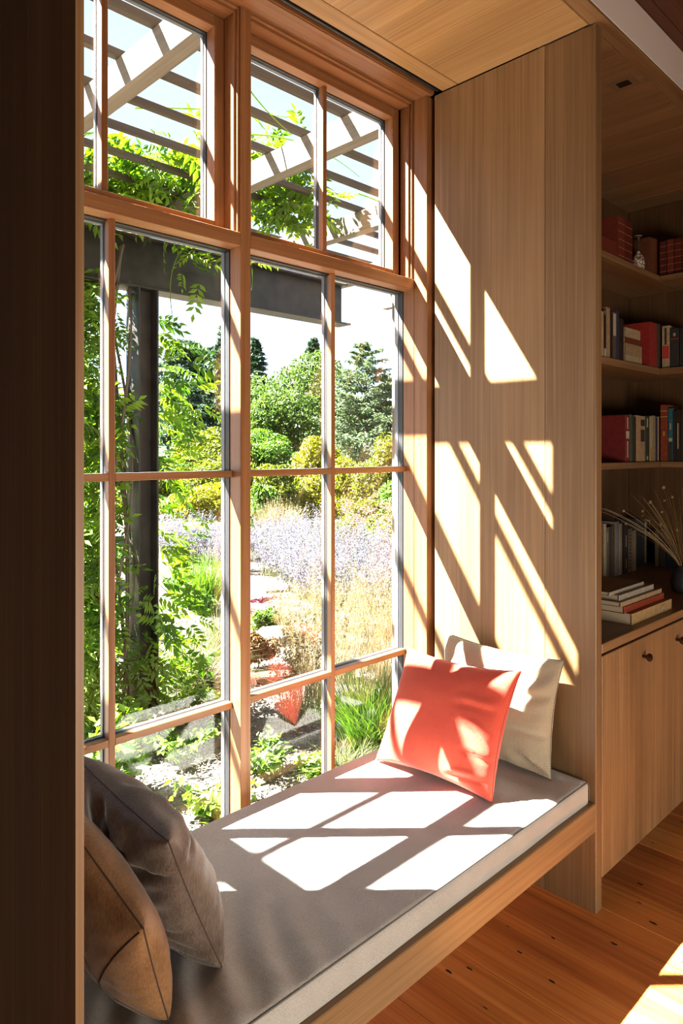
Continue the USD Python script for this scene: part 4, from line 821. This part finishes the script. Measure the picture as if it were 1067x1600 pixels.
# lavender
def lavender(u, d, H, seed, label, R=.42, n=150):
    rg = np.random.default_rng(seed); x, y = spot(u, d); t = thing('lavender', label, 'plant', (x, y, float(gz(np.array(x), np.array(y))) - .01), group='pale lavender in the garden bed')
    v, f, c, m = blades(rg, n, H, 1., .62, .0028, base=R * .45, droop=.12); obj('stems', (v, f), 'blade_pale', t, tint=tints(rg, n, m, .2, .7), kind='stuff')
    j = 26; q = rg.uniform(.38, 1, (n, j)); idx = q * (c.shape[1] - 1); i0 = np.minimum(idx.astype(int), c.shape[1] - 2); fr_ = (idx - i0)[..., None]
    P = (np.take_along_axis(c, i0[..., None], 1) * (1 - fr_) + np.take_along_axis(c, i0[..., None] + 1, 1) * fr_).reshape(-1, 3) + rg.normal(size=(n * j, 3)) * .014
    v2, f2 = leaves(rg, P, .026, None, 1., .6); obj('blooms', (v2, f2), 'bloom_lavender', t, tint=tints(rg, len(P), 4), kind='stuff')
LV = [(262, 11.8, .8, 'first of the row right of the steel post'), (292, 11.2, .85, 'second of the row right of the steel post'), (322, 11.5, .85, 'third of the row right of the steel post'), (350, 10.6, .8, 'just left of the middle mullion'),
      (400, 11.6, .72, 'just right of the middle mullion and deepest in the bed'), (428, 10.4, .78, 'behind the plum coloured plant'), (452, 10.0, .85, 'behind the flagstones'), (480, 9.6, .95, 'left of the right window bar'), (508, 9.4, 1.0, 'right behind the right window bar'),
      (448, 11.8, .85, 'in front of the reed grass'), (492, 11.4, .95, 'deep in the bed under the golden shrub'), (534, 9.6, .95, 'right of the right window bar'), (560, 9.3, .95, 'in the middle of the right pane'), (584, 9.0, .95, 'third from the right window bar'),
      (610, 8.8, .95, 'by the right jamb'), (547, 8.1, .8, 'nearer in front of the row in the right pane'), (592, 7.9, .75, 'nearest the window by the right jamb'), (474, 8.7, .75, 'nearest the window left of the bar'), (505, 8.3, .75, 'nearest behind the window bar')]
for k, (u, d, H, w_) in enumerate(LV):
    lavender(u, d, H, 150 + k, 'pale violet lavender bush ' + w_)
# low plants in the gravel
def low_plant(u, d, R, H, seed, label, m_='leaf_vine', n=300, leaf=.055):
    rg = np.random.default_rng(seed); x, y = spot(u, d); t = thing('ground_plant', label, 'plant', (x, y, float(gz(np.array(x), np.array(y))) - .01))
    k = 14; w = []; P = []
    for i in range(k):
        a = rg.uniform(0, 2 * math.pi); s = np.linspace(0, 1, 6); L = R * rg.uniform(.5, 1.05); h = H * rg.uniform(.5, 1)
        p = np.stack([L * s * math.cos(a), L * s * math.sin(a), h * s * (1.4 - .4 * s)], -1); w.append(tube(p, np.linspace(.004, .0015, 6), 4))
        q = rg.uniform(.2, 1, n // k); P.append(np.stack([np.interp(q, s, p[:, c]) for c in range(3)], -1) + rg.normal(size=(n // k, 3)) * [.03, .03, .018])
    w = cat(*w); obj('stem', w, 'leaf_vine', t, tint=np.full(len(w.vertices), .3)); P = np.vstack(P); P[:, 2] = np.maximum(P[:, 2], .02)
    v, f = leaves(rg, P, leaf, np.tile([0, 0, 1.], (len(P), 1)), .6, .6, .1); obj('leaves', (v, f), m_, t, tint=tints(rg, len(P), 4), kind='stuff')
low_plant(332, 3.55, .20, .22, 181, 'small leafy green plant in the gravel left of the mullion, lowest one')
low_plant(285, 4.2, .24, .26, 182, 'leafy green plant in the gravel beside the post')
low_plant(405, 4.0, .20, .24, 183, 'leafy green plant in the gravel right of the middle mullion', 'leaf_green')
low_plant(492, 4.0, .09, .12, 184, 'tiny green plant in the gravel by the right window bar')
low_plant(275, 4.75, .22, .3, 185, 'green plant at the right of the foot of the post', 'leaf_vine', 340)
low_plant(345, 4.9, .14, .16, 186, 'small green plant half behind the middle mullion', 'leaf_vine', 200)
low_plant(150, 3.6, .34, .50, 187, 'bright green leafy plant at the left, low behind the pane strip', 'leaf_vine', 620, .075)
low_plant(196, 4.3, .16, .42, 188, 'bright green shoots left of the foot of the post', 'leaf_vine', 260, .07)
low_plant(140, 5.0, .45, .75, 189, 'taller leafy green plant at the far left', 'leaf_vine', 800, .075)
# stones
plain('flagstone', (.11, .095, .08), .85); plain('red_slab', (.14, .03, .018), .85)
def slab(name, label, u, d, a, b, h, m_, seed, cat_='stone'):
    rg = np.random.default_rng(seed); x, y = spot(u, d); t = np.linspace(0, 2 * math.pi, 14, endpoint=False); r = 1 + .18 * rg.normal(size=14).clip(-1.2, 1.2)
    o = np.stack([a * r * np.cos(t), b * r * np.sin(t)], -1); an = rg.uniform(0, 3); o = o @ np.array([[math.cos(an), -math.sin(an)], [math.sin(an), math.cos(an)]])
    p = np.vstack([np.column_stack([o * .97, np.full(14, h)]), np.column_stack([o, np.full(14, h - .012)]), np.column_stack([o * 1.02, np.full(14, -.05)])])
    m = trimesh.convex.convex_hull(p + [x, y, float(gz(np.array(x), np.array(y)))]); tag(obj(name, m, m_), label, cat_)
slab('flagstone', 'pale flat flagstone by the plum coloured plant', 440, 7.9, .36, .26, .10, 'flagstone', 1)
slab('flagstone', 'pale flagstone step nearer than the other', 436, 6.9, .32, .22, .09, 'flagstone', 2)
slab('flagstone', 'pale flagstone furthest along the garden path', 412, 9.4, .4, .3, .05, 'flagstone', 4)
slab('red_slab', 'low red slab lying at the foot of the brown shrub', 428, 5.6, .20, .09, .07, 'red_slab', 3)  # flat red piece set on the gravel
slab('red_slab', 'small red slab beyond the flagstones', 452, 8.0, .16, .09, .14, 'red_slab', 6)
